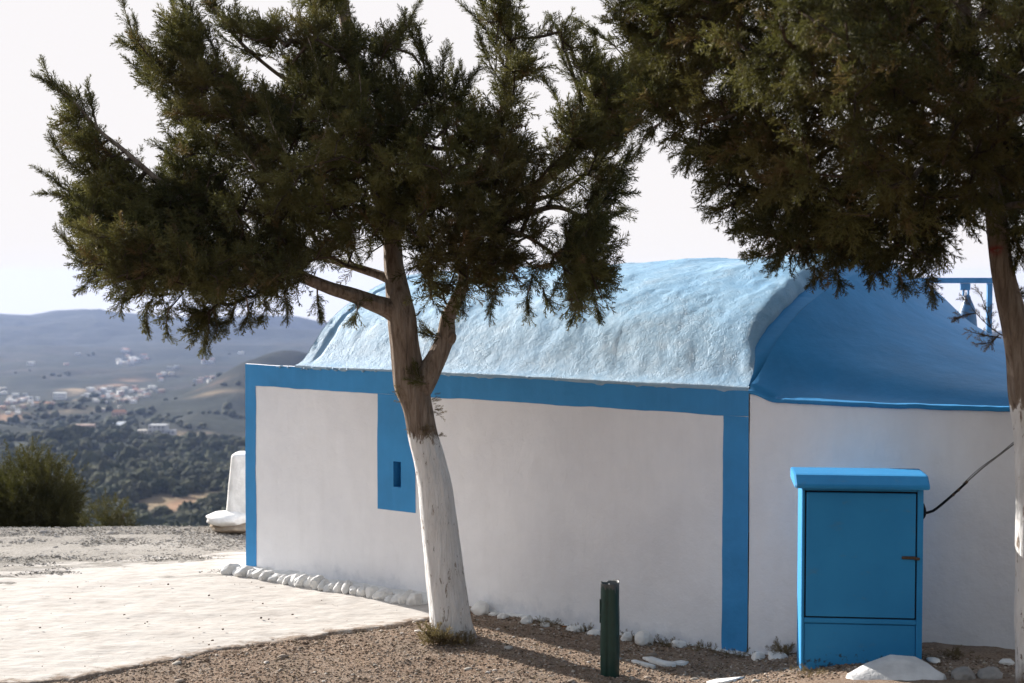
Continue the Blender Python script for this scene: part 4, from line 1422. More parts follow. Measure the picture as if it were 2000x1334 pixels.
pl1 = [([(150, 230), (122, 185), (100, 160), (84, 122)], -.4), ([(160, 235), (130, 190), (75, 150)], -.38), ([(190, 250), (180, 210), (172, 172)], -.4), ([(165, 340), (125, 310), (100, 268)], -.4), ([(175, 400), (130, 372), (98, 345), (76, 332)], -.4), ([(165, 410), (125, 385), (88, 378)], -.45), ([(190, 300), (170, 230), (160, 200)], -.35), ([(200, 490), (150, 455), (128, 425)], -.6), ([(190, 530), (155, 500), (118, 455)], -.6),
       ([(300, 140), (268, 80), (250, 40), (236, -10)], .3), ([(310, 150), (275, 90), (262, 30)], .3), ([(300, 130), (265, 100), (232, 75)], .3), ([(330, 190), (285, 150), (250, 118)], .28), ([(360, 225), (320, 185), (285, 165)], .25), ([(380, 110), (355, 50), (330, -10)], -.3), ([(385, 100), (370, 40), (378, -30)], -.3), ([(430, 130), (410, 80), (395, 50)], -.3),
       ([(470, 80), (430, 40), (400, -15)], 0), ([(520, 110), (470, 95), (430, 70)], 0), ([(395, 270), (355, 235), (325, 222)], .2), ([(360, 340), (330, 300), (302, 282)], -.2), ([(400, 340), (365, 300), (333, 275)], -.2), ([(430, 320), (400, 285), (370, 262)], -.1),
       ([(560, 300), (530, 240), (515, 170)], -1.1), ([(500, 330), (470, 290), (440, 265)], -.9), ([(610, 330), (640, 240), (650, 130)], -1.0), ([(700, 260), (705, 190), (700, 130)], -1.0), ([(640, 220), (620, 130), (600, 70)], -.9),
       ([(740, 120), (780, 75), (815, 12)], .3), ([(730, 130), (765, 95), (792, 30)], .3), ([(845, 190), (825, 120), (800, 60), (785, 25)], -.5), ([(860, 195), (840, 130), (815, 60)], -.5), ([(870, 200), (865, 150), (872, 95)], -.5), ([(890, 215), (885, 160), (880, 115)], -.4), ([(890, 220), (910, 170), (938, 128)], -.3), ([(880, 215), (905, 180), (900, 130)], -.3), ([(810, 190), (775, 140), (755, 110)], -.4),
       ([(985, 130), (950, 60), (905, 12)], 0), ([(990, 110), (960, 50), (940, 0)], -.1), ([(985, 90), (985, 20), (980, -60)], 0), ([(1000, 110), (1010, 40), (1020, -20)], .05), ([(1010, 140), (1040, 90), (1066, 45)], .05), ([(1000, 190), (960, 130), (930, 60)], -.1), ([(1150, 180), (1115, 100), (1078, 38)], .4), ([(1165, 200), (1120, 150), (1085, 85)], .4), ([(1200, 190), (1170, 110), (1160, 60)], .45), ([(1245, 150), (1200, 90), (1130, 40)], .45), ([(1270, 110), (1230, 60), (1180, 40)], .4), ([(1100, 260), (1090, 200), (1060, 150)], .3),
       ([(1140, 400), (1180, 390), (1212, 350)], 0), ([(1160, 440), (1185, 430), (1212, 415)], 0), ([(1150, 510), (1180, 540), (1200, 520)], -.1), ([(1120, 560), (1130, 590), (1115, 628)], -.3), ([(1150, 560), (1165, 590), (1168, 622)], -.2), ([(1060, 560), (1070, 590), (1085, 560)], -.2), ([(1170, 320), (1210, 330), (1228, 290)], .2), ([(1040, 540), (1030, 580), (1032, 618)], -.3), ([(970, 560), (960, 590), (958, 618)], -.3), ([(900, 560), (900, 585), (905, 612)], -.3),
       ([(410, 610), (408, 640), (398, 682)], -.5), ([(415, 600), (425, 640), (418, 668)], -.5), ([(330, 600), (325, 630), (328, 660)], -.5), ([(290, 590), (285, 620), (290, 645)], -.5), ([(250, 560), (240, 580), (236, 612)], -.6), ([(480, 580), (485, 605), (478, 635)], -.6), ([(555, 570), (560, 595), (562, 618)], -.6), ([(620, 560), (620, 590), (624, 612)], -.4), ([(210, 530), (180, 545), (160, 565)], -.6), ([(460, 590), (455, 610), (440, 632)], -.5), ([(515, 585), (520, 600), (508, 625)], -.5)]
# bits of green on the stems
pl1 += [([(862, 660), (850, 655), (832, 640)], -.12), ([(838, 750), (820, 742), (812, 715)], -.2), ([(700, 588), (698, 605), (690, 625)], -.3)]
ex = [T1.plume(p, dy) for p, dy in pl1]
extra = tuple(np.concatenate([e[k] for e in ex]) for k in range(3))
c1 = P(800, 520, 11.8)
T1.wood_mesh('trunk', 'bark_left_tree', tree1)
T1.twig_mesh('branches', 'twig_bark', tree1)
T1.foliage('crown', 'juniper_foliage', tree1, size=(.11, .235), per_end=5.2, per_mid=1.7, up=.30, centre=c1, outw=.55, extra=extra)

# dead sprigs on the trunk
pos, dirs, sc_ = [], [], []
for px, py, dx, n in ((790, 762, -.5, 22), (812, 748, .1, 26), (830, 735, .2, 22), (848, 790, 1, 6), (850, 805, 1, 7), (800, 785, -1, 8), (852, 852, 1, 5), (845, 780, 1, 5), (797, 835, -1, 3), (835, 838, 0, 10), (825, 842, 0, 8)):
    for _ in range(n):
        q = P(px + T1.r.normal() * 6, py + T1.r.normal() * 6, 11.95 - .10 * (1 - .6 * abs(dx)))
        pos.append(q); dirs.append([dx + T1.r.normal() * .5, -.6 + T1.r.normal() * .3, T1.r.normal() * .5]); sc_.append(T1.r.uniform(.035, .075))
tn = np.stack([T1.r.random(len(pos)), T1.r.random(len(pos)), np.zeros(len(pos))], 1)
V_, Ft, C_ = bake_sprays(SPR, np.array(pos), np.array(dirs), np.array(sc_), tn, T1.r)
mesh_obj('dead_sprigs', V_, Ft, 'dry_foliage', tree1, False, tint=C_)

# ------------------------------------------------------------------ tree at the near end
T2 = Tree(9.5, 77)
b2 = P(2032, 1345, 9.5)
tree2 = empty('juniper_tree', (b2[0], b2[1], float(ground_z(b2[0], b2[1]))), 'broad dark juniper beside the cabinet, its brown trunk marked with a red paint spot', 'tree')
T2.limb([(2033, 1385, 0, 51.3), (2030, 1345, 0, 43.699999999999996), (2027, 1250, 0, 38.0), (2023, 1100, 0, 35.15), (2017, 960, 0, 34.199999999999996), (2011, 850, 0, 33.25), (1997, 760, 0, 31.349999999999998), (1990, 690, 0, 28.5), (1971, 600, 0, 24.7), (1958, 520, 0, 21.849999999999998), (1949, 450, 0, 20.9), (1938, 380, 0, 19.0), (1905, 250, 0, 17.099999999999998), (1890, 100, 0, 15.2), (1880, -100, 0, 13.299999999999999), (1875, -300, 0, 9.5), (1870, -480, 0, 2.8499999999999996)], .025)
T2.limb([(1905, 260, 0, 11), (1820, 205, -.1, 9), (1700, 160, -.15, 8), (1560, 135, -.1, 7), (1420, 110, 0, 5), (1290, 70, 0, 2.5)], .04)
T2.limb([(1918, 340, 0, 11), (1830, 300, -.1, 9), (1740, 270, -.1, 8), (1640, 270, -.1, 7), (1520, 300, 0, 5), (1420, 350, 0, 2.5)], .04)
T2.limb([(1925, 400, 0, 9), (1850, 380, .1, 8), (1750, 400, .15, 6), (1650, 450, .15, 4.5), (1570, 495, .1, 2)], .04)
T2.limb([(1905, 230, 0, 10), (1840, 130, -.6, 8), (1740, 40, -1.0, 6), (1600, -40, -1.2, 4), (1480, -90, -1.2, 2)], .05)
T2.limb([(1890, 100, 0, 9), (1780, -20, .4, 7), (1600, -100, .6, 5), (1400, -120, .6, 3), (1280, -100, .6, 2)], .05)
T2.limb([(1922, 370, 0, 9), (1900, 330, -.6, 8), (1850, 320, -1.0, 6), (1760, 360, -1.1, 4), (1700, 420, -1.0, 2)], .05, wood=False)
T2.limb([(1930, 420, 0, 8), (1980, 400, -.2, 7), (2080, 390, -.3, 5), (2200, 380, -.3, 3)], .05)
T2.limb([(1905, 250, 0, 10), (2000, 150, -.4, 8), (2120, 80, -.6, 6), (2260, 40, -.6, 3)], .05)
T2.limb([(1890, 100, 0, 9), (1960, -40, .3, 7), (2080, -140, .5, 5), (2200, -200, .5, 3)], .05)
T2.limb([(1915, 300, 0, 9), (1960, 230, .6, 7), (2050, 200, 1.0, 5), (2180, 190, 1.1, 3)], .05)
T2.limb([(1830, 300, -.1, 6), (1780, 360, -.25, 5), (1770, 440, -.3, 3.5), (1800, 520, -.3, 1.5)], .04)
T2.limb([(1640, 270, -.1, 5), (1560, 350, -.15, 4), (1530, 430, -.15, 3), (1545, 490, -.15, 1.5)], .04)
T2.limb([(1560, 135, -.1, 5), (1480, 200, -.2, 4), (1380, 240, -.2, 3), (1290, 230, -.15, 1.5)], .04)
p2 = [(1190, -100), (1205, 30), (1245, 60), (1265, 140), (1245, 200), (1265, 245), (1305, 235), (1350, 305), (1392, 335), (1400, 395), (1445, 435), (1480, 460), (1505, 508), (1560, 505), (1600, 530), (1630, 535), (1655, 500), (1700, 505), (1740, 535), (1790, 535), (1825, 548), (1850, 505), (1885, 445), (1935, 400), (2000, 450), (2060, 500), (2150, 470), (2300, 400), (2420, 200), (2400, -150), (2250, -380), (1900, -500), (1550, -380), (1300, -250)]
holes2 = [([(1370, 155), (1415, 140), (1430, 175), (1385, 200)], .1), ([(1440, 325), (1490, 330), (1500, 360), (1455, 355)], .15), ([(1395, 235), (1440, 215), (1450, 245), (1410, 255)], .3), ([(1625, 420), (1665, 440), (1660, 470), (1625, 460)], .2), ([(1830, 430), (1890, 420), (1900, 500), (1850, 510)], .35), ([(1500, 30), (1540, 25), (1550, 110), (1520, 110)], .4), ([(1600, 320), (1650, 325), (1640, 365), (1605, 360)], .35)]
q = sample_poly(p2, 3000, T2.r, holes2, 20)
dm = poly_dist(q, p2) * 9.5 / F
tk = np.minimum(1.75, .25 + 1.3 * dm)
dy = tk * T2.r.uniform(-1.45, .95, len(q))
dy = np.where((q[:, 0] > 1640) & (q[:, 1] < 430) & (T2.r.random(len(q)) < .4), tk * T2.r.uniform(.9, 2.0, len(q)), dy)
tg = np.array([P(a, b, 9.5 + c) for (a, b), c in zip(q, dy)])
T2.grow(tg, .14)
pl2 = [([(1260, 110), (1225, 60), (1190, 10)], 0), ([(1290, 90), (1240, 50), (1200, 35)], 0), ([(1285, 180), (1250, 160), (1228, 150)], 0), ([(1290, 240), (1262, 262), (1250, 290)], -.1), ([(1350, 290), (1345, 315), (1340, 338)], -.1), ([(1410, 330), (1390, 350), (1372, 358)], 0), ([(1430, 400), (1405, 410), (1390, 405)], 0), ([(1480, 440), (1450, 448), (1432, 432)], 0), ([(1510, 490), (1490, 500), (1478, 488)], 0), ([(1530, 500), (1520, 515), (1510, 530)], 0), ([(1590, 520), (1592, 535), (1588, 552)], 0), ([(1632, 525), (1638, 545), (1640, 565)], -.1), ([(1700, 500), (1705, 520), (1700, 545)], -.1), ([(1755, 530), (1762, 550), (1760, 568)], -.2), ([(1810, 545), (1818, 565), (1822, 585)], -.3), ([(1950, 440), (1975, 460), (2000, 500)], -.2), ([(1985, 430), (1990, 480), (1985, 520)], -.1), ([(1960, 570), (1980, 572), (2005, 575)], 0)]
ex = [T2.plume(p, d_, .2, .12) for p, d_ in pl2]
extra = tuple(np.concatenate([e[k] for e in ex]) for k in range(3))
c2 = P(1900, 150, 9.5)
T2.wood_mesh('trunk', 'bark_right_tree', tree2, mark=(P(1945, 488, 9.43), (.045, .09, .028)))
T2.twig_mesh('branches', 'twig_bark', tree2)
T2.foliage('crown', 'juniper_foliage', tree2, size=(.13, .25), per_end=4.9, per_mid=1.8, up=.05, centre=c2, outw=.45, extra=extra, brown=.08)
# twiggy dry sprays beside the trunk
pos, dirs, sc_ = [], [], []
for tw in ([(1958, 655), (1935, 640), (1905, 610), (1885, 580)], [(1955, 660), (1925, 655), (1895, 648)], [(1935, 640), (1925, 600), (1915, 575)], [(1905, 612), (1885, 615), (1868, 622)], [(1950, 655), (1935, 668), (1912, 672)]):
    path = np.array([[*P(a, b, 9.36 - .01 * k), .004 - .0008 * k] for k, (a, b) in enumerate(tw)])
    path = smooth_path(path, .02)
    v, f = tube(path, 5)
    mesh_obj('dry_twig', v, f, 'twig_bark', tree2)
    for _ in range(16):
        i = T2.r.integers(1, len(path)); d = path[i, :3] - path[i - 1, :3]; d /= np.linalg.norm(d)
        pos.append(path[i, :3]); dirs.append(d + T2.r.normal(size=3) * .6); sc_.append(T2.r.uniform(.04, .08))
tn = np.stack([T2.r.random(len(pos)), T2.r.random(len(pos)), np.zeros(len(pos))], 1)
V_, Ft, C_ = bake_sprays(SPR, np.array(pos), np.array(dirs), np.array(sc_), tn, T2.r)
mesh_obj('dead_sprigs', V_, Ft, 'dry_foliage', tree2, False, tint=C_)



def copy_tree(src, loc, rz, label):
    r = src.copy(); COL.objects.link(r)
    r.location = loc; r.rotation_euler = (0, 0, rz)
    r['label'] = label
    for ch in list(src.children):
        c = ch.copy(); COL.objects.link(c); c.parent = r
    return r


for o_ in (tree1, tree2):
    o_['group'] = 'whitewashed junipers around the chapel'
copy_tree(tree2, (5.2, 5.4, float(ground_z(5.2, 5.4))), pi * .95, 'unseen juniper added nearer the viewpoint to shade the wall by the cabinet')  # out-of-frame tree, added so its crown darkens the wall

# ------------------------------------------------------------------ small plants


def tuft(name, x, y, n, size, spread, mat, label, cat, seed, tall=1.0, group=None):
    r = np.random.default_rng(seed)
    z0 = float(ground_z(x, y))
    pos = np.stack([r.normal(size=n) * spread, r.normal(size=n) * spread, r.random(n) * .01], 1)
    dirs = np.stack([pos[:, 0] / spread * .5 + r.normal(size=n) * .5, pos[:, 1] / spread * .5 + r.normal(size=n) * .4, tall + r.random(n) * .6], 1)
    tn = np.stack([r.random(n), .6 * r.random(n), np.zeros(n)], 1)
    V_, Ft, C_ = bake_sprays(SPR, pos, dirs, r.uniform(.4, 1.15, n) * size, tn, r)
    o = mesh_obj(name, V_, Ft, mat, None, False, tint=C_)
    o.location = (x, y, z0)
    return tag(o, label, cat, group)


q = P(862, 1245, 11.74)
tuft('dry_shrub', q[0], q[1], 60, .17, .055, 'dry_foliage', 'dry bushy weed growing at the foot of the forked whitewashed tree', 'weed', 5)
q = P(900, 1262, 11.72)
tuft('dry_shrub', q[0], q[1], 36, .09, .05, 'dry_foliage', 'low sparse dry weed at the shadow side of the forked tree trunk', 'weed', 6)
weeds = [(1065, 1243, 'thin dry weed against the wall near the half buried stone'), (1140, 1258, 'straggly pale weed at the wall beside orange dead leaves'), (1232, 1285, 'yellowish dry weed behind the green post'), (1290, 1276, 'brown dry weed beside the large sunlit stone'), (1312, 1282, 'low brown weed along the wall past the large stone'), (1375, 1306, 'short yellow grass tuft near the blue band'), (1535, 1298, 'dark weed in the corner between wall and cabinet'), (1440, 1303, 'small dry weed at the foot of the blue band'), (1580, 1312, 'dry grass in front of the cabinet corner'), (1870, 1285, 'dark dry weed at the wall beside the cabinet')]
for k, (px, py, lab) in enumerate(weeds):
    Yw = wall_Y(px, -.12) if px < 1550 else (10.05 if px < 1700 else 10.3)
    q = P(px, py, Yw)
    tuft('dry_weed', q[0], q[1], 30, .06 if k != 6 else .11, .05, 'dry_foliage', lab, 'weed', 30 + k, .7, 'dry weeds along the wall foot')

# orange dead leaves by the wall
mb = MB()
r_ = np.random.default_rng(3)
for k, (px, py) in enumerate([(1102, 1246), (1108, 1248), (1116, 1245), (1098, 1249), (1122, 1244)]):
    q = P(px, py, wall_Y(px, -.14))
    q[2] = float(ground_z(q[0], q[1])) + .015
    a = r_.uniform(0, 6)
    v = np.array([(-.03, 0, 0), (-.01, -.014, .008), (.02, -.01, .012), (.035, 0, .004), (.02, .012, .010), (-.01, .014, .012)]) * r_.uniform(.7, 1.1)
    o = mesh_obj('dead_leaf', rotz(v, a), [(0, 1, 2, 3), (0, 3, 4, 5)], 'orange_leaf' if k < 3 else 'dead_leaf')
    o.location = q
    tag(o, 'curled orange brown dead leaf on the dirt against the wall', 'leaf', 'dead leaves at the wall foot')

# ------------------------------------------------------------------ gravel and litter on the dirt


def scatter_rocks(name, n, region, smin, smax, cols, seed, label, flat=.6, accept=None, zoff=0.0):
    r = np.random.default_rng(seed)
    x = r.uniform(region[0], region[1], n * 2); y = r.uniform(region[2], region[3], n * 2)
    k = accept(x, y) if accept else np.ones(len(x), bool)
    x, y = x[k][:n], y[k][:n]
    n = len(x)
    protos = [stone_mesh((1, r.uniform(.6, .9), flat * r.uniform(.7, 1.1)), seed + i, 1, .45, 5) for i in range(5)]
    s = smin + (smax - smin) * r.random(n) ** 3.2
    pick = r.integers(0, 5, n)
    z = ground_z(x, y) + zoff
    cc = np.array(cols)[r.integers(0, len(cols), n)] * r.uniform(.7, 1.15, (n, 1))
    V_, Fq, C_, off = [], [], [], 0
    for i in range(5):
        idx = np.where(pick == i)[0]
        v, f = protos[i]
        a = r.uniform(0, 2 * pi, len(idx))
        ca, sa = np.cos(a)[:, None], np.sin(a)[:, None]
        w = np.stack([(v[None, :, 0] * ca - v[None, :, 1] * sa), (v[None, :, 0] * sa + v[None, :, 1] * ca), np.repeat(v[None, :, 2], len(idx), 0)], -1) * s[idx][:, None, None]
        w += np.stack([x[idx], y[idx], z[idx] + s[idx] * .12], 1)[:, None]
        V_.append(w.reshape(-1, 3)); Fq.append((f[None] + (np.arange(len(idx)) * len(v))[:, None, None]).reshape(-1, 3) + off); off += len(idx) * len(v)
        C_.append(np.repeat(cc[idx][:, None], len(v), 1).reshape(-1, 3))
    o = mesh_obj(name, np.vstack(V_), np.vstack(Fq), 'pebble', None, True, tint=np.vstack(C_))
    return tag(o, label, 'gravel', None, 'stuff')


def on_dirt(x, y):
    fr_ = np.interp(x, fx, fy)
    t_ = (x - O_[0]) * T_[0] + (y - O_[1]) * T_[1]; b_ = (x - O_[0]) * B_[0] + (y - O_[1]) * B_[1]
    return ((y < fr_ + .05) | (x > .0)) & (b_ < -.02) & (np.abs(x) < y * .36)


brown = [(.25, .175, .125), (.34, .25, .185), (.40, .32, .255), (.18, .125, .09), (.46, .40, .34), (.31, .22, .16)]
scatter_rocks('gravel', 30000, (-3.8, 3.8, 9.8, 13.2), .0022, .013, brown, 61, 'brown and grey gravel strewn over the dirt around the tree', accept=on_dirt)
scatter_rocks('gravel', 14000, (-6.5, -2.0, 13.8, 17.25), .003, .015, [(.30, .27, .24), (.40, .37, .33), (.24, .22, .19), (.48, .45, .42)], 63, 'grey gravel covering the plateau behind the whitewashed paving', accept=lambda x, y: (np.abs(x) < y * .37) & (fbm(x * .8, y * 2.2, None, 5, 3) * 1.4 + (y - .3 * x - 15.9) * .8 > 0), zoff=.006)
scatter_rocks('gravel', 90, (-4.5, -.4, 10.6, 14.0), .003, .014, [(.20, .15, .11), (.30, .25, .2), (.12, .09, .07)], 65, 'scattered dark pebbles on the whitewashed paving', accept=lambda x, y: (y > np.interp(x, fx, fy)) & (np.abs(x) < y * .36), zoff=.04)
scatter_rocks('gravel', 60, (-5.5, -2.2, 15.2, 17.2), .02, .06, [(.26, .24, .22), (.34, .31, .28)], 67, 'larger grey stones lying on the gravel plateau', flat=.5, accept=lambda x, y: np.abs(x) < y * .37)
scatter_rocks('gravel', 2600, (-3.8, 1.5, 10.2, 13.0), .003, .024, brown, 68, 'crumbled stones along the paving edge', accept=lambda x, y: np.abs(y - np.interp(x, fx, fy) + .02) < .16)
scatter_rocks('gravel', 90, (-2.5, 3.6, 10.0, 12.6), .018, .045, [(.42, .38, .33), (.34, .28, .23), (.52, .48, .44)], 69, 'pale stone chips lying about on the brown dirt', flat=.4, accept=on_dirt)

# needle litter
r_ = np.random.default_rng(91)
n = 14000
x = r_.uniform(-3.8, 3.8, n); y = r_.uniform(9.9, 13.0, n)
k = on_dirt(x, y); x, y = x[k], y[k]; n = len(x)
z = ground_z(x, y) + .006
a = r_.uniform(0, 2 * pi, n); L = r_.uniform(.012, .045, n); w = r_.uniform(.002, .006, n)
d = np.stack([np.cos(a) * L, np.sin(a) * L, r_.uniform(-.1, .3, n) * L], 1); s_ = np.stack([-np.sin(a) * w, np.cos(a) * w, r_.uniform(-1, 1, n) * w], 1)
p0 = np.stack([x, y, z], 1)
V_ = np.stack([p0 - s_, p0 + s_, p0 + d], 1).reshape(-1, 3)
cc = np.array([(.10, .07, .045), (.20, .15, .09), (.28, .22, .15), (.06, .045, .03)])[r_.integers(0, 4, n)]
o = mesh_obj('litter', V_, np.arange(n * 3).reshape(-1, 3), 'pebble', None, False, tint=np.repeat(cc, 3, 0))
tag(o, 'dry needles and twig litter strewn over the brown dirt', 'litter', None, 'stuff')

# ------------------------------------------------------------------ bushes at the plateau edge


def bush(px0, px1, py_top, Yb_, depth, n, label, seed, zfoot, size=(.14, .26)):
    r = np.random.default_rng(seed)
    a0, a1 = P(px0, py_top, Yb_), P(px1, py_top, Yb_)
    cx, rx = (a0[0] + a1[0]) / 2, (a1[0] - a0[0]) / 2
    zt = a0[2]
    root = empty('bush', (cx, Yb_, zfoot), label, 'bush')
    hz_ = zt - zfoot
    blobs = [(r.uniform(-.72, .72), r.uniform(-.5, .5), r.uniform(.25, .74), r.uniform(.22, .36)) for _ in range(18)]
    pos, out = [], []
    while len(pos) < n:
        bx, by, bz, br = blobs[r.integers(0, len(blobs))]
        v = r.normal(size=3); v /= np.linalg.norm(v)
        rad = br * r.uniform(.55, 1.0)
        env = sqrt(max(0.0, 1 - bx * bx * .8))
        p = np.array([cx + (bx + v[0] * rad) * rx, Yb_ + (by + v[1] * rad) * depth, zfoot + (bz * env + .06 + v[2] * rad) * hz_])
        if p[2] < zfoot - .1: continue
        pos.append(p); out.append(v * np.array([1, 1, .8]) + np.array([0, 0, .55]) + r.normal(size=3) * .35)
    pos = np.array(pos); out = np.array(out)
    hrel = (pos[:, 2] - zfoot) / hz_
    cl = .5 + .5 * fbm(pos[:, 0] * 2, pos[:, 1] * 2, pos[:, 2] * 2, seed, 2)
    tn = np.stack([np.clip(.1 + .7 * cl + r.normal(size=n) * .15, 0, 1), .3 * r.random(n), np.zeros(n)], 1)
    V_, Ft, C_ = bake_sprays(LEAFY, pos, out, r.uniform(size[0], size[1], n), tn, r)
    mesh_obj('crown', V_, Ft, 'bush_foliage', root, False, tint=C_)
    V2, F2, off = [], [], 0
    for i in range(9):
        tgt = pos[r.integers(0, n)]
        pth = smooth_path(np.array([[cx + r.normal() * .1, Yb_ + r.normal() * .1, zfoot - .3, .03], [(cx + tgt[0]) / 2 + r.normal() * .1, (Yb_ + tgt[1]) / 2, zfoot + hz_ * .3, .022], [*tgt, .006]]), .12)
        v, f = tube(pth, 6); V2.append(v); F2.append(f + off); off += len(v)
    mesh_obj('stem', np.vstack(V2), np.vstack(F2), 'twig_bark', root)


bush(-190, 190, 888, 20.2, 1.1, 4600, 'tall dark olive green bush rising behind the plateau edge', 131, -1.35, (.16, .30))
bush(155, 278, 982, 18.6, .35, 700, 'low yellowish bush beside the taller dark one at the plateau edge', 137, -.75, (.10, .18))

# ------------------------------------------------------------------ valley and hills
RX = np.array([-3000, -1400, -600, -200, 0, 60, 110, 160, 190, 240, 330, 440, 500, 570, 640, 700, 900, 1900, 2500, 4500])
RY = np.array([650, 640, 638, 622, 612, 615, 606, 603, 604, 611, 619, 620, 616, 618, 634, 643, 652, 655, 648, 660])
DD = np.array([30, 60, 150, 350, 650, 1000, 1700, 2500, 3100])
DZ = np.array([-8, -18, -40, -62, -80, -100, -130, -139, -131.])


def hill_z(X, Y):
    X = np.asarray(X, float); Y = np.asarray(Y, float)
    az = X / np.maximum(Y, 1) * F + 1000
    rz = CAM_Z - (np.interp(az, RX, RY) - 534) / F * 4200
    z = np.interp(np.minimum(Y, 3100), DD, DZ)
    s = np.clip((Y - 3000) / 1200, 0, 1)
    z = np.where(Y > 3000, -131 + (rz + 131) * (s * s * (2.2 - 1.2 * s)), z)
    z = np.where(Y > 4200, rz - (Y - 4200) * .10, z)
    rid = 1 - np.abs(fbm(X / 420, Y / 520, None, 151, 5)) * 2
    amp = 13 * sstep(380, 1100, Y) * (1 - sstep(4000, 4200, Y)) + 12 * sstep(2700, 3400, Y) * (1 - sstep(3900, 4200, Y))
    z = z + (rid - .45) * amp * .9
    z = z + 7.5 * fbm(X / 120, Y / 110, None, 157, 4) * sstep(150, 500, Y) * (1 - sstep(3700, 4200, Y))
    z = z + 3.0 * fbm(X / 60, Y / 80, None, 158, 4) * sstep(3900, 4150, Y)
    z = z + 46 * np.exp(-(((X + 222) / 60) ** 2 + ((Y - 1500) / 170) ** 2))
    z = z + 9 * np.exp(-(((X + 250) / 50) ** 2 + ((Y - 1280) / 90) ** 2))
    return z


def on_hill(px, py):
    """where the photo's pixel meets the terrain"""
    ds = np.geomspace(200, 4300, 500)
    r = FWD + np.array([(px - 1000) / F, 0, 0]) + UPV * ((667 - py) / F)
    k = ds / r[1]
    X, Y, Z = r[0] * k, r[1] * k, CAM_Z + r[2] * k
    below = Z < hill_z(X, Y)
    i = int(np.argmax(below)) if below.any() else len(ds) - 1
    return np.array([X[i], Y[i], float(hill_z(X[i], Y[i]))])


azs = np.concatenate([np.linspace(-9000, -420, 40), np.arange(-400, 760, 5.0), np.linspace(780, 11000, 70)])
dds = np.concatenate([np.linspace(34, 200, 14), np.geomspace(215, 4200, 260), np.linspace(4230, 4560, 6)])
A2, D2 = np.meshgrid(azs, dds, indexing='ij')
X2 = (A2 - 1000) / F * D2
Z2 = hill_z(X2, D2)
scrub = fbm(X2 / 160, D2 / 200, None, 161, 5)
fine = fbm(X2 / 40, D2 / 70, None, 165, 4)
cA = np.array([.028, .033, .022]); cB = np.array([.048, .044, .034]); cC = np.array([.33, .20, .12])
w = sstep(-.1, .35, scrub + .4 * fine)[..., None]
tint = cA * (1 - w) + cB * w
fields = [(418, 752, 40, 5), (415, 768, 60, 2.5), (150, 762, 30, 4), (262, 744, 38, 4.5), (140, 805, 50, 3), (110, 853, 40, 3.5), (20, 818, 30, 3), (360, 852, 34, 4), (400, 852, 25, 2.5), (200, 850, 25, 2), (300, 984, 50, 4), (400, 975, 50, 3), (350, 988, 30, 2), (270, 856, 40, 2), (35, 790, 50, 3), (220, 755, 40, 2)]
for k, (px, py, wx, wy) in enumerate(fields):
    c = on_hill(px, py); up_ = on_hill(px, py - wy)
    sx = wx / F * c[1]; sy = max(15.0, (up_[1] - c[1]))
    mk = np.exp(-((((X2 - c[0]) / sx) ** 2 + ((D2 - c[1]) / sy) ** 2) ** 1.6)) * sstep(-.7, .2, fine + .2)
    cc = cC if k % 3 == 0 else np.array([.34, .25, .15])
    tint = tint * (1 - mk[..., None]) + cc * mk[..., None]
spur = np.clip(1.3 * np.exp(-(((X2 + 225) / 75) ** 2 + ((D2 - 1470) / 190) ** 2)), 0, 1)[..., None]
tint = tint * (1 - spur) + np.array([.020, .022, .016]) * spur
far = sstep(2300, 3300, D2)[..., None]
tint = tint * (1 - .6 * far) + .6 * far * (np.array([.030, .035, .028]) * (1 + .5 * scrub[..., None]))
hl = mesh_obj('hills', np.stack([X2, D2, Z2], -1), grid(len(azs), len(dds)), 'hill_scrub', tint=tint.reshape(-1, 3))
tag(hl, kind='structure')

# wooded valley: crowns as one far mass
r_ = np.random.default_rng(171)
N = 17000
az = r_.uniform(-330, 700, N); d = np.exp(r_.uniform(math.log(280), math.log(2900), N))
X = (az - 1000) / F * d
dens = 1.5 * fbm(X / 70, d / 110, None, 173, 4) + .16
field_m = np.zeros(N)
cent = [on_hill(px, py) for px, py, _, _ in fields]
for (px, py, wx, wy), c in zip(fields, cent):
    up_ = on_hill(px, py - wy)
    field_m = np.maximum(field_m, np.exp(-((X - c[0]) / (wx / F * c[1] * .9)) ** 2 - ((d - c[1]) / max(15, up_[1] - c[1])) ** 2))
keep = (dens - 1.3 * sstep(900, 1700, d) + .10 > r_.normal(size=N) * .18) & (field_m < .3)
X, d = X[keep], d[keep]
N = len(X)
V_, Fq, C_, off = [], [], [], 0
protos = []
for k in range(6):
    v, f = ICO[3 if k < 4 else 1]
    rad = 1 + .5 * fbm(v[:, 0] * 1.6 + k, v[:, 1] * 1.6, v[:, 2] * 1.6, 181 + k, 4, .65)
    v = v * rad[:, None]
    v = v * (1 + .22 * fbm(v[:, 0] * 4.5 + k, v[:, 1] * 4.5, v[:, 2] * 4.5, 186 + k, 3))[:, None]
    v = v + .10 * np.stack([vn(v[:, 0] * 5, v[:, 1] * 5, v[:, 2] * 5, 190 + j) for j in range(3)], 1)
    protos.append((v, f))
s = (1.0 + 2.3 * r_.random(N) ** 1.6) * np.where(r_.random(N) < .08, 1.4, 1) * (1 + .15 * sstep(700, 2000, d))
z = hill_z(X, d)
pick = np.where(d < 900, r_.integers(0, 4, N), r_.integers(4, 6, N))
base_c = np.array([(.042, .052, .024), (.055, .060, .028), (.034, .046, .026), (.075, .074, .036)])[r_.integers(0, 4, N)] * r_.uniform(.4, 1.1, (N, 1))
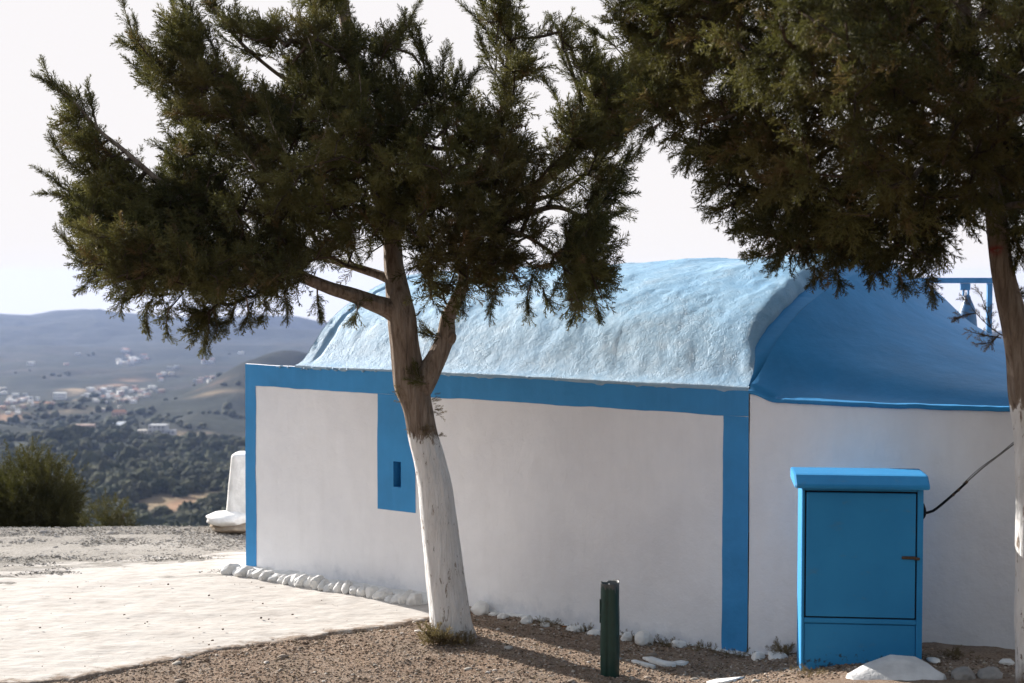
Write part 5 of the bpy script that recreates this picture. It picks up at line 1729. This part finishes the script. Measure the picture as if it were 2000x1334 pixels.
for k, (v, f) in enumerate(protos):
    idx = np.where(pick == k)[0]
    a = r_.uniform(0, 6.28, len(idx)); ca, sa = np.cos(a)[:, None], np.sin(a)[:, None]
    hs = np.where(r_.random(len(idx)) < .04, 1.7, r_.uniform(.55, 1.1, len(idx)))[:, None]
    wv_ = np.stack([v[None, :, 0] * ca - v[None, :, 1] * sa, v[None, :, 0] * sa + v[None, :, 1] * ca, v[None, :, 2] * hs], -1) * s[idx][:, None, None]
    wv_ += np.stack([X[idx], d[idx], z[idx] + s[idx] * .45], 1)[:, None]
    V_.append(wv_.reshape(-1, 3)); Fq.append((f[None] + (np.arange(len(idx)) * len(v))[:, None, None]).reshape(-1, 3) + off); off += len(idx) * len(v)
    C_.append(np.repeat(base_c[idx][:, None], len(v), 1).reshape(-1, 3))
o = mesh_obj('woods', np.vstack(V_), np.vstack(Fq), 'far_forest', None, True, tint=np.vstack(C_))
tag(o, 'hazy dark green woods filling the valley beyond the plateau', 'woods', None, 'stuff')

# unseen grove added behind the viewpoint to darken the wall's near end
r_ = np.random.default_rng(271)
n = 150
gx_ = r_.uniform(-26, 30, n); gy_ = r_.uniform(-26, -4.5, n)
gx_[:14] = [3.6, 4.6, 5.6, 3.2, 8.6, 9.8, 7.8, 6.2, 1.5, 2.5, 4.5, 6.0, 7.0, 3.8]
gy_[:14] = [3.2, 4.6, 2.6, 1.0, 1.2, -.6, -1.6, 5.2, -2.2, -3.0, -1.0, -2.0, 0.5, 2.2]
v0, f0 = ICO[3]
V_, Fq = [], []
for k in range(n):
    rad = 1 + .5 * fbm(v0[:, 0] * 1.6 + k, v0[:, 1] * 1.6, v0[:, 2] * 1.6, 281 + k, 4, .65)
    sz = r_.uniform(1.5, 2.6) if k >= 14 else 1.15
    V_.append(v0 * rad[:, None] * np.array([1, 1, 1.15]) * sz + np.array([gx_[k], gy_[k], float(ground_base(gx_[k], gy_[k])) + (sz * .7 if k >= 14 else 2.3 + .4 * (k % 3))]))
    Fq.append(f0 + k * len(v0))
o = mesh_obj('woods', np.vstack(V_), np.vstack(Fq), 'far_forest', None, True, tint=np.full((n * len(v0), 3), .045) * np.array([.95, 1.1, .6]))
tag(o, 'unseen dark grove added behind the viewpoint to block sky light', 'woods', None, 'stuff')

# houses in the valley


def house(px, py, wpx, hpx, mat, label, roofed=0, floors=2, bays=4, rot=0.0, depth=.8, group='pale houses scattered in the hazy valley', small=True, win=True):
    c = on_hill(px, py)
    s = c[1] / F
    w, h_ = wpx * s, hpx * s
    root = None
    mb = MB()
    X_ = (cos(rot), sin(rot), 0); Y_ = (-sin(rot), cos(rot), 0)
    dp = w * depth
    mb.box((-w / 2, 0, -2.5), (w / 2, dp, h_), X_, Y_, (0, 0, 0))
    if h_ > 3:
        mb.box((-w / 2 - .15, -.15, h_ + .01), (w / 2 + .15, dp + .15, h_ + .35), X_, Y_, (0, 0, 0))
    verts = np.vstack(mb.v); faces = list(mb.f); fm = [0] * len(faces)
    if win:
        fh = h_ / floors
        for fl_ in range(floors):
            for b in range(bays):
                x0 = -w / 2 + w * (b + .28) / bays; x1 = -w / 2 + w * (b + .72) / bays
                z0, z1 = fl_ * fh + fh * .3, fl_ * fh + fh * .75
                k = len(verts)
                q = np.array([(x0, -.03, z0), (x1, -.03, z0), (x1, -.03, z1), (x0, -.03, z1)])
                verts = np.vstack([verts, q[:, :1] * np.array(X_) + q[:, 1:2] * np.array(Y_) + q[:, 2:] * np.array([0, 0, 1.0])])
                faces.append((k, k + 1, k + 2, k + 3)); fm.append(1)
    if roofed:
        k = len(verts)
        e = .4
        q = np.array([(-w / 2 - e, -e, h_ + .36), (w / 2 + e, -e, h_ + .36), (w / 2 + e, dp + e, h_ + .36), (-w / 2 - e, dp + e, h_ + .36), (-w / 2 + w * .12, dp / 2, h_ + .36 + w * .16), (w / 2 - w * .12, dp / 2, h_ + .36 + w * .16)])
        verts = np.vstack([verts, q[:, :1] * np.array(X_) + q[:, 1:2] * np.array(Y_) + q[:, 2:] * np.array([0, 0, 1.0])])
        faces += [(k, k + 1, k + 5, k + 4), (k + 1, k + 2, k + 5), (k + 2, k + 3, k + 4, k + 5), (k + 3, k, k + 4)]; fm += [2] * 4
    o = mesh_obj('house', verts, faces, None, None, False, mats=[mat, 'window_dark', 'roof_tile'], fmat=fm)
    o.location = c
    return tag(o, label, 'house', group)


house(116, 781, 24, 12, 'house_white', 'large pale flat roofed building standing alone in the distant valley town', 0, 2, 6, .1, .5)
house(160, 845, 46, 12, 'house_pink', 'long pinkish two storey building with rows of dark windows among valley trees', 0, 2, 9, .05, .3, None)
house(306, 848, 34, 15, 'house_grey', 'broad grey villa with stepped blocks among the valley trees', 0, 2, 4, -.1, .7, None)
house(330, 850, 22, 9, 'house_grey', 'low grey block adjoining the broad villa in the trees', 0, 1, 3, -.1, .7, None)
house(278, 848, 18, 8, 'house_cream', 'small cream house just before the broad grey villa', 0, 1, 3, .2, .8, None)
house(232, 815, 26, 8, 'house_pink', 'low pinkish house above the two gleaming white roofs', 1, 1, 4, .1, .6, None)
house(195, 804, 20, 6, 'house_cream', 'small cream house on the slope above the gleaming white roofs', 0, 1, 3, .1, .6, None)
lab_s = 'tiny pale house in the hazy valley town below the far hills'
r_ = np.random.default_rng(201)
spots = [(190, 772), (200, 778), (212, 768), (222, 775), (236, 770), (246, 776), (255, 765), (228, 782), (206, 786), (184, 782), (262, 780), (198, 760), (214, 757), (272, 770), (242, 760), (276, 774), (282, 768), (290, 771), (308, 768), (316, 766), (8, 770), (18, 778), (30, 786), (12, 790), (40, 782), (24, 798), (52, 778), (60, 786), (72, 780), (100, 790), (92, 794), (6, 760), (380, 744), (392, 741), (404, 740), (416, 738), (388, 746), (410, 744), (312, 735), (320, 731), (335, 734), (314, 744), (240, 690), (246, 685), (252, 706), (262, 703), (270, 708), (244, 712), (256, 712), (236, 710), (408, 708), (415, 705), (398, 710), (470, 690), (152, 693), (130, 712), (330, 722), (345, 720), (58, 712), (240, 682)] + [(float(r_.normal(235, 30)), float(r_.normal(772, 9))) for _ in range(34)] + [(float(r_.uniform(0, 75)), float(r_.normal(784, 10))) for _ in range(22)] + [(float(r_.uniform(225, 285)), float(r_.normal(703, 7))) for _ in range(12)]
for k, (px, py) in enumerate(spots):
    mt = ['house_white', 'house_cream', 'house_white', 'house_pink', 'house_grey'][r_.integers(0, 5)]
    house(px, py + 2, r_.uniform(6, 12), r_.uniform(3.5, 6), mt, lab_s, int(r_.random() < .12), 2 if r_.random() < .5 else 1, 3, r_.uniform(-.5, .5), r_.uniform(.6, 1.1), 'tiny houses of the hazy valley town')

# two gleaming pitched white roofs
for k, (px, py, lab) in enumerate([(206, 838, 'shed with a gleaming white tilted roof, nearer the long pinkish building'), (230, 835, 'shed with a gleaming white tilted roof, nearer the grey villa')]):
    c = on_hill(px, py)
    s = c[1] / F
    root = empty('shed', c, lab, 'shed', 'white roofed sheds in the valley')
    w, h0, h1, dp = 15 * s, 3 * s, 10 * s, 16 * s
    mb = MB(); mb.box((-w / 2, 0, -2), (w / 2, dp, h0), O=c); mb.build('wall', 'house_grey', root)
    sh = 5 * s
    v = np.array([(-w / 2 - sh, -.4, h0 + .1), (w / 2 - sh, -.4, h0 + .1), (w / 2 + sh, dp, h1), (-w / 2 + sh, dp, h1)])
    v = np.vstack([v, v - np.array([0, 0, .25])]) + c
    mesh_obj('roof', v, [(0, 1, 2, 3), (7, 6, 5, 4), (0, 4, 5, 1), (1, 5, 6, 2), (2, 6, 7, 3), (3, 7, 4, 0)], 'white_sheet', root, False)

# ------------------------------------------------------------------ haze
m = M('haze_air')
m.n.remove(m.b)
vol = m.node('ShaderNodeVolumePrincipled')
vol.inputs['Color'].default_value = (.45, .60, 1.0, 1)
vol.inputs['Density'].default_value = 0.72e-4
vol.inputs['Anisotropy'].default_value = .2
m.l.new(vol.outputs[0], m.out.inputs['Volume'])
MAT['haze_air'] = m.m
mb = MB(); mb.box((-16000, -60, -440), (25000, 4600, 12.0))
hz = mb.build('haze', 'haze_air')
tag(hz, 'pale blue haze hanging over the valley and far hills', 'haze', None, 'stuff')

# ------------------------------------------------------------------ light
ELEV = radians(21)
phi = radians(9)
hd = T_ * cos(phi) + B_ * sin(phi)
to_sun = np.array([hd[0] * cos(ELEV), hd[1] * cos(ELEV), sin(ELEV)])
sd = bpy.data.lights.new('sun', 'SUN')
sd.energy = 5.0
sd.angle = radians(.53)
sd.color = (1.0, .95, .885)
so = bpy.data.objects.new('sun', sd)
COL.objects.link(so)
from mathutils import Vector
so.rotation_euler = Vector(tuple(to_sun)).to_track_quat('Z', 'Y').to_euler()
so.location = (-20, 15, 20)

w = bpy.data.worlds.new('World')
scene.world = w
w.use_nodes = True
nt = w.node_tree
bg = nt.nodes['Background']
sky = nt.nodes.new('ShaderNodeTexSky')
sky.sky_type = 'NISHITA'
sky.sun_disc = False
sky.sun_elevation = ELEV
sky.sun_rotation = math.atan2(to_sun[0], to_sun[1])
sky.air_density = 1.0
sky.dust_density = 1.0
sky.ozone_density = 1.0
sky.altitude = 200
hs = nt.nodes.new('ShaderNodeHueSaturation')
hs.inputs['Saturation'].default_value = .55
nt.links.new(sky.outputs[0], hs.inputs['Color'])
tc = nt.nodes.new('ShaderNodeTexCoord')
sx = nt.nodes.new('ShaderNodeSeparateXYZ')
nt.links.new(tc.outputs['Generated'], sx.inputs[0])
mr = nt.nodes.new('ShaderNodeMapRange')          # bright summer haze low in the sky
mr.interpolation_type = 'SMOOTHSTEP'
mr.inputs[1].default_value = .24; mr.inputs[2].default_value = .50
mr.inputs[3].default_value = 1.0; mr.inputs[4].default_value = 0.0
nt.links.new(sx.outputs[2], mr.inputs[0])
ad = nt.nodes.new('ShaderNodeMix')
ad.data_type = 'RGBA'; ad.blend_type = 'ADD'
sunh = nt.nodes.new('ShaderNodeVectorMath'); sunh.operation = 'DOT_PRODUCT'
nt.links.new(tc.outputs['Generated'], sunh.inputs[0])
sunh.inputs[1].default_value = (hd[0], hd[1], 0)
m2 = nt.nodes.new('ShaderNodeMapRange')          # haze scatters light forward: brightest on the sun's side
m2.interpolation_type = 'SMOOTHSTEP'
m2.inputs[1].default_value = -.30; m2.inputs[2].default_value = .50
m2.inputs[3].default_value = .17; m2.inputs[4].default_value = 1.0
nt.links.new(sunh.outputs['Value'], m2.inputs[0])
mm = nt.nodes.new('ShaderNodeMath'); mm.operation = 'MULTIPLY'
nt.links.new(mr.outputs[0], mm.inputs[0]); nt.links.new(m2.outputs[0], mm.inputs[1])
nt.links.new(mm.outputs[0], ad.inputs[0])
nt.links.new(hs.outputs[0], ad.inputs[6])
ad.inputs[7].default_value = (2.55, 2.48, 2.62, 1)
cl = nt.nodes.new('ShaderNodeMix')
cl.data_type = 'RGBA'; cl.blend_type = 'DARKEN'
cl.inputs[0].default_value = 1.0
nt.links.new(ad.outputs[2], cl.inputs[6])
cl.inputs[7].default_value = (2.80, 2.72, 2.76, 1)
nt.links.new(cl.outputs[2], bg.inputs[0])
bg.inputs[1].default_value = .15

scene.view_settings.view_transform = 'Standard'
scene.view_settings.look = 'None'
scene.view_settings.gamma = 1
scene.view_settings.exposure = 1.2
scene.cycles.use_denoising = True
try:
    scene.cycles.denoiser = 'OPENIMAGEDENOISE'
    scene.cycles.denoising_input_passes = 'RGB_ALBEDO_NORMAL'
except Exception:
    pass
scene.cycles.max_bounces = 8
scene.cycles.diffuse_bounces = 4
scene.cycles.transparent_max_bounces = 8
scene.cycles.volume_bounces = 1
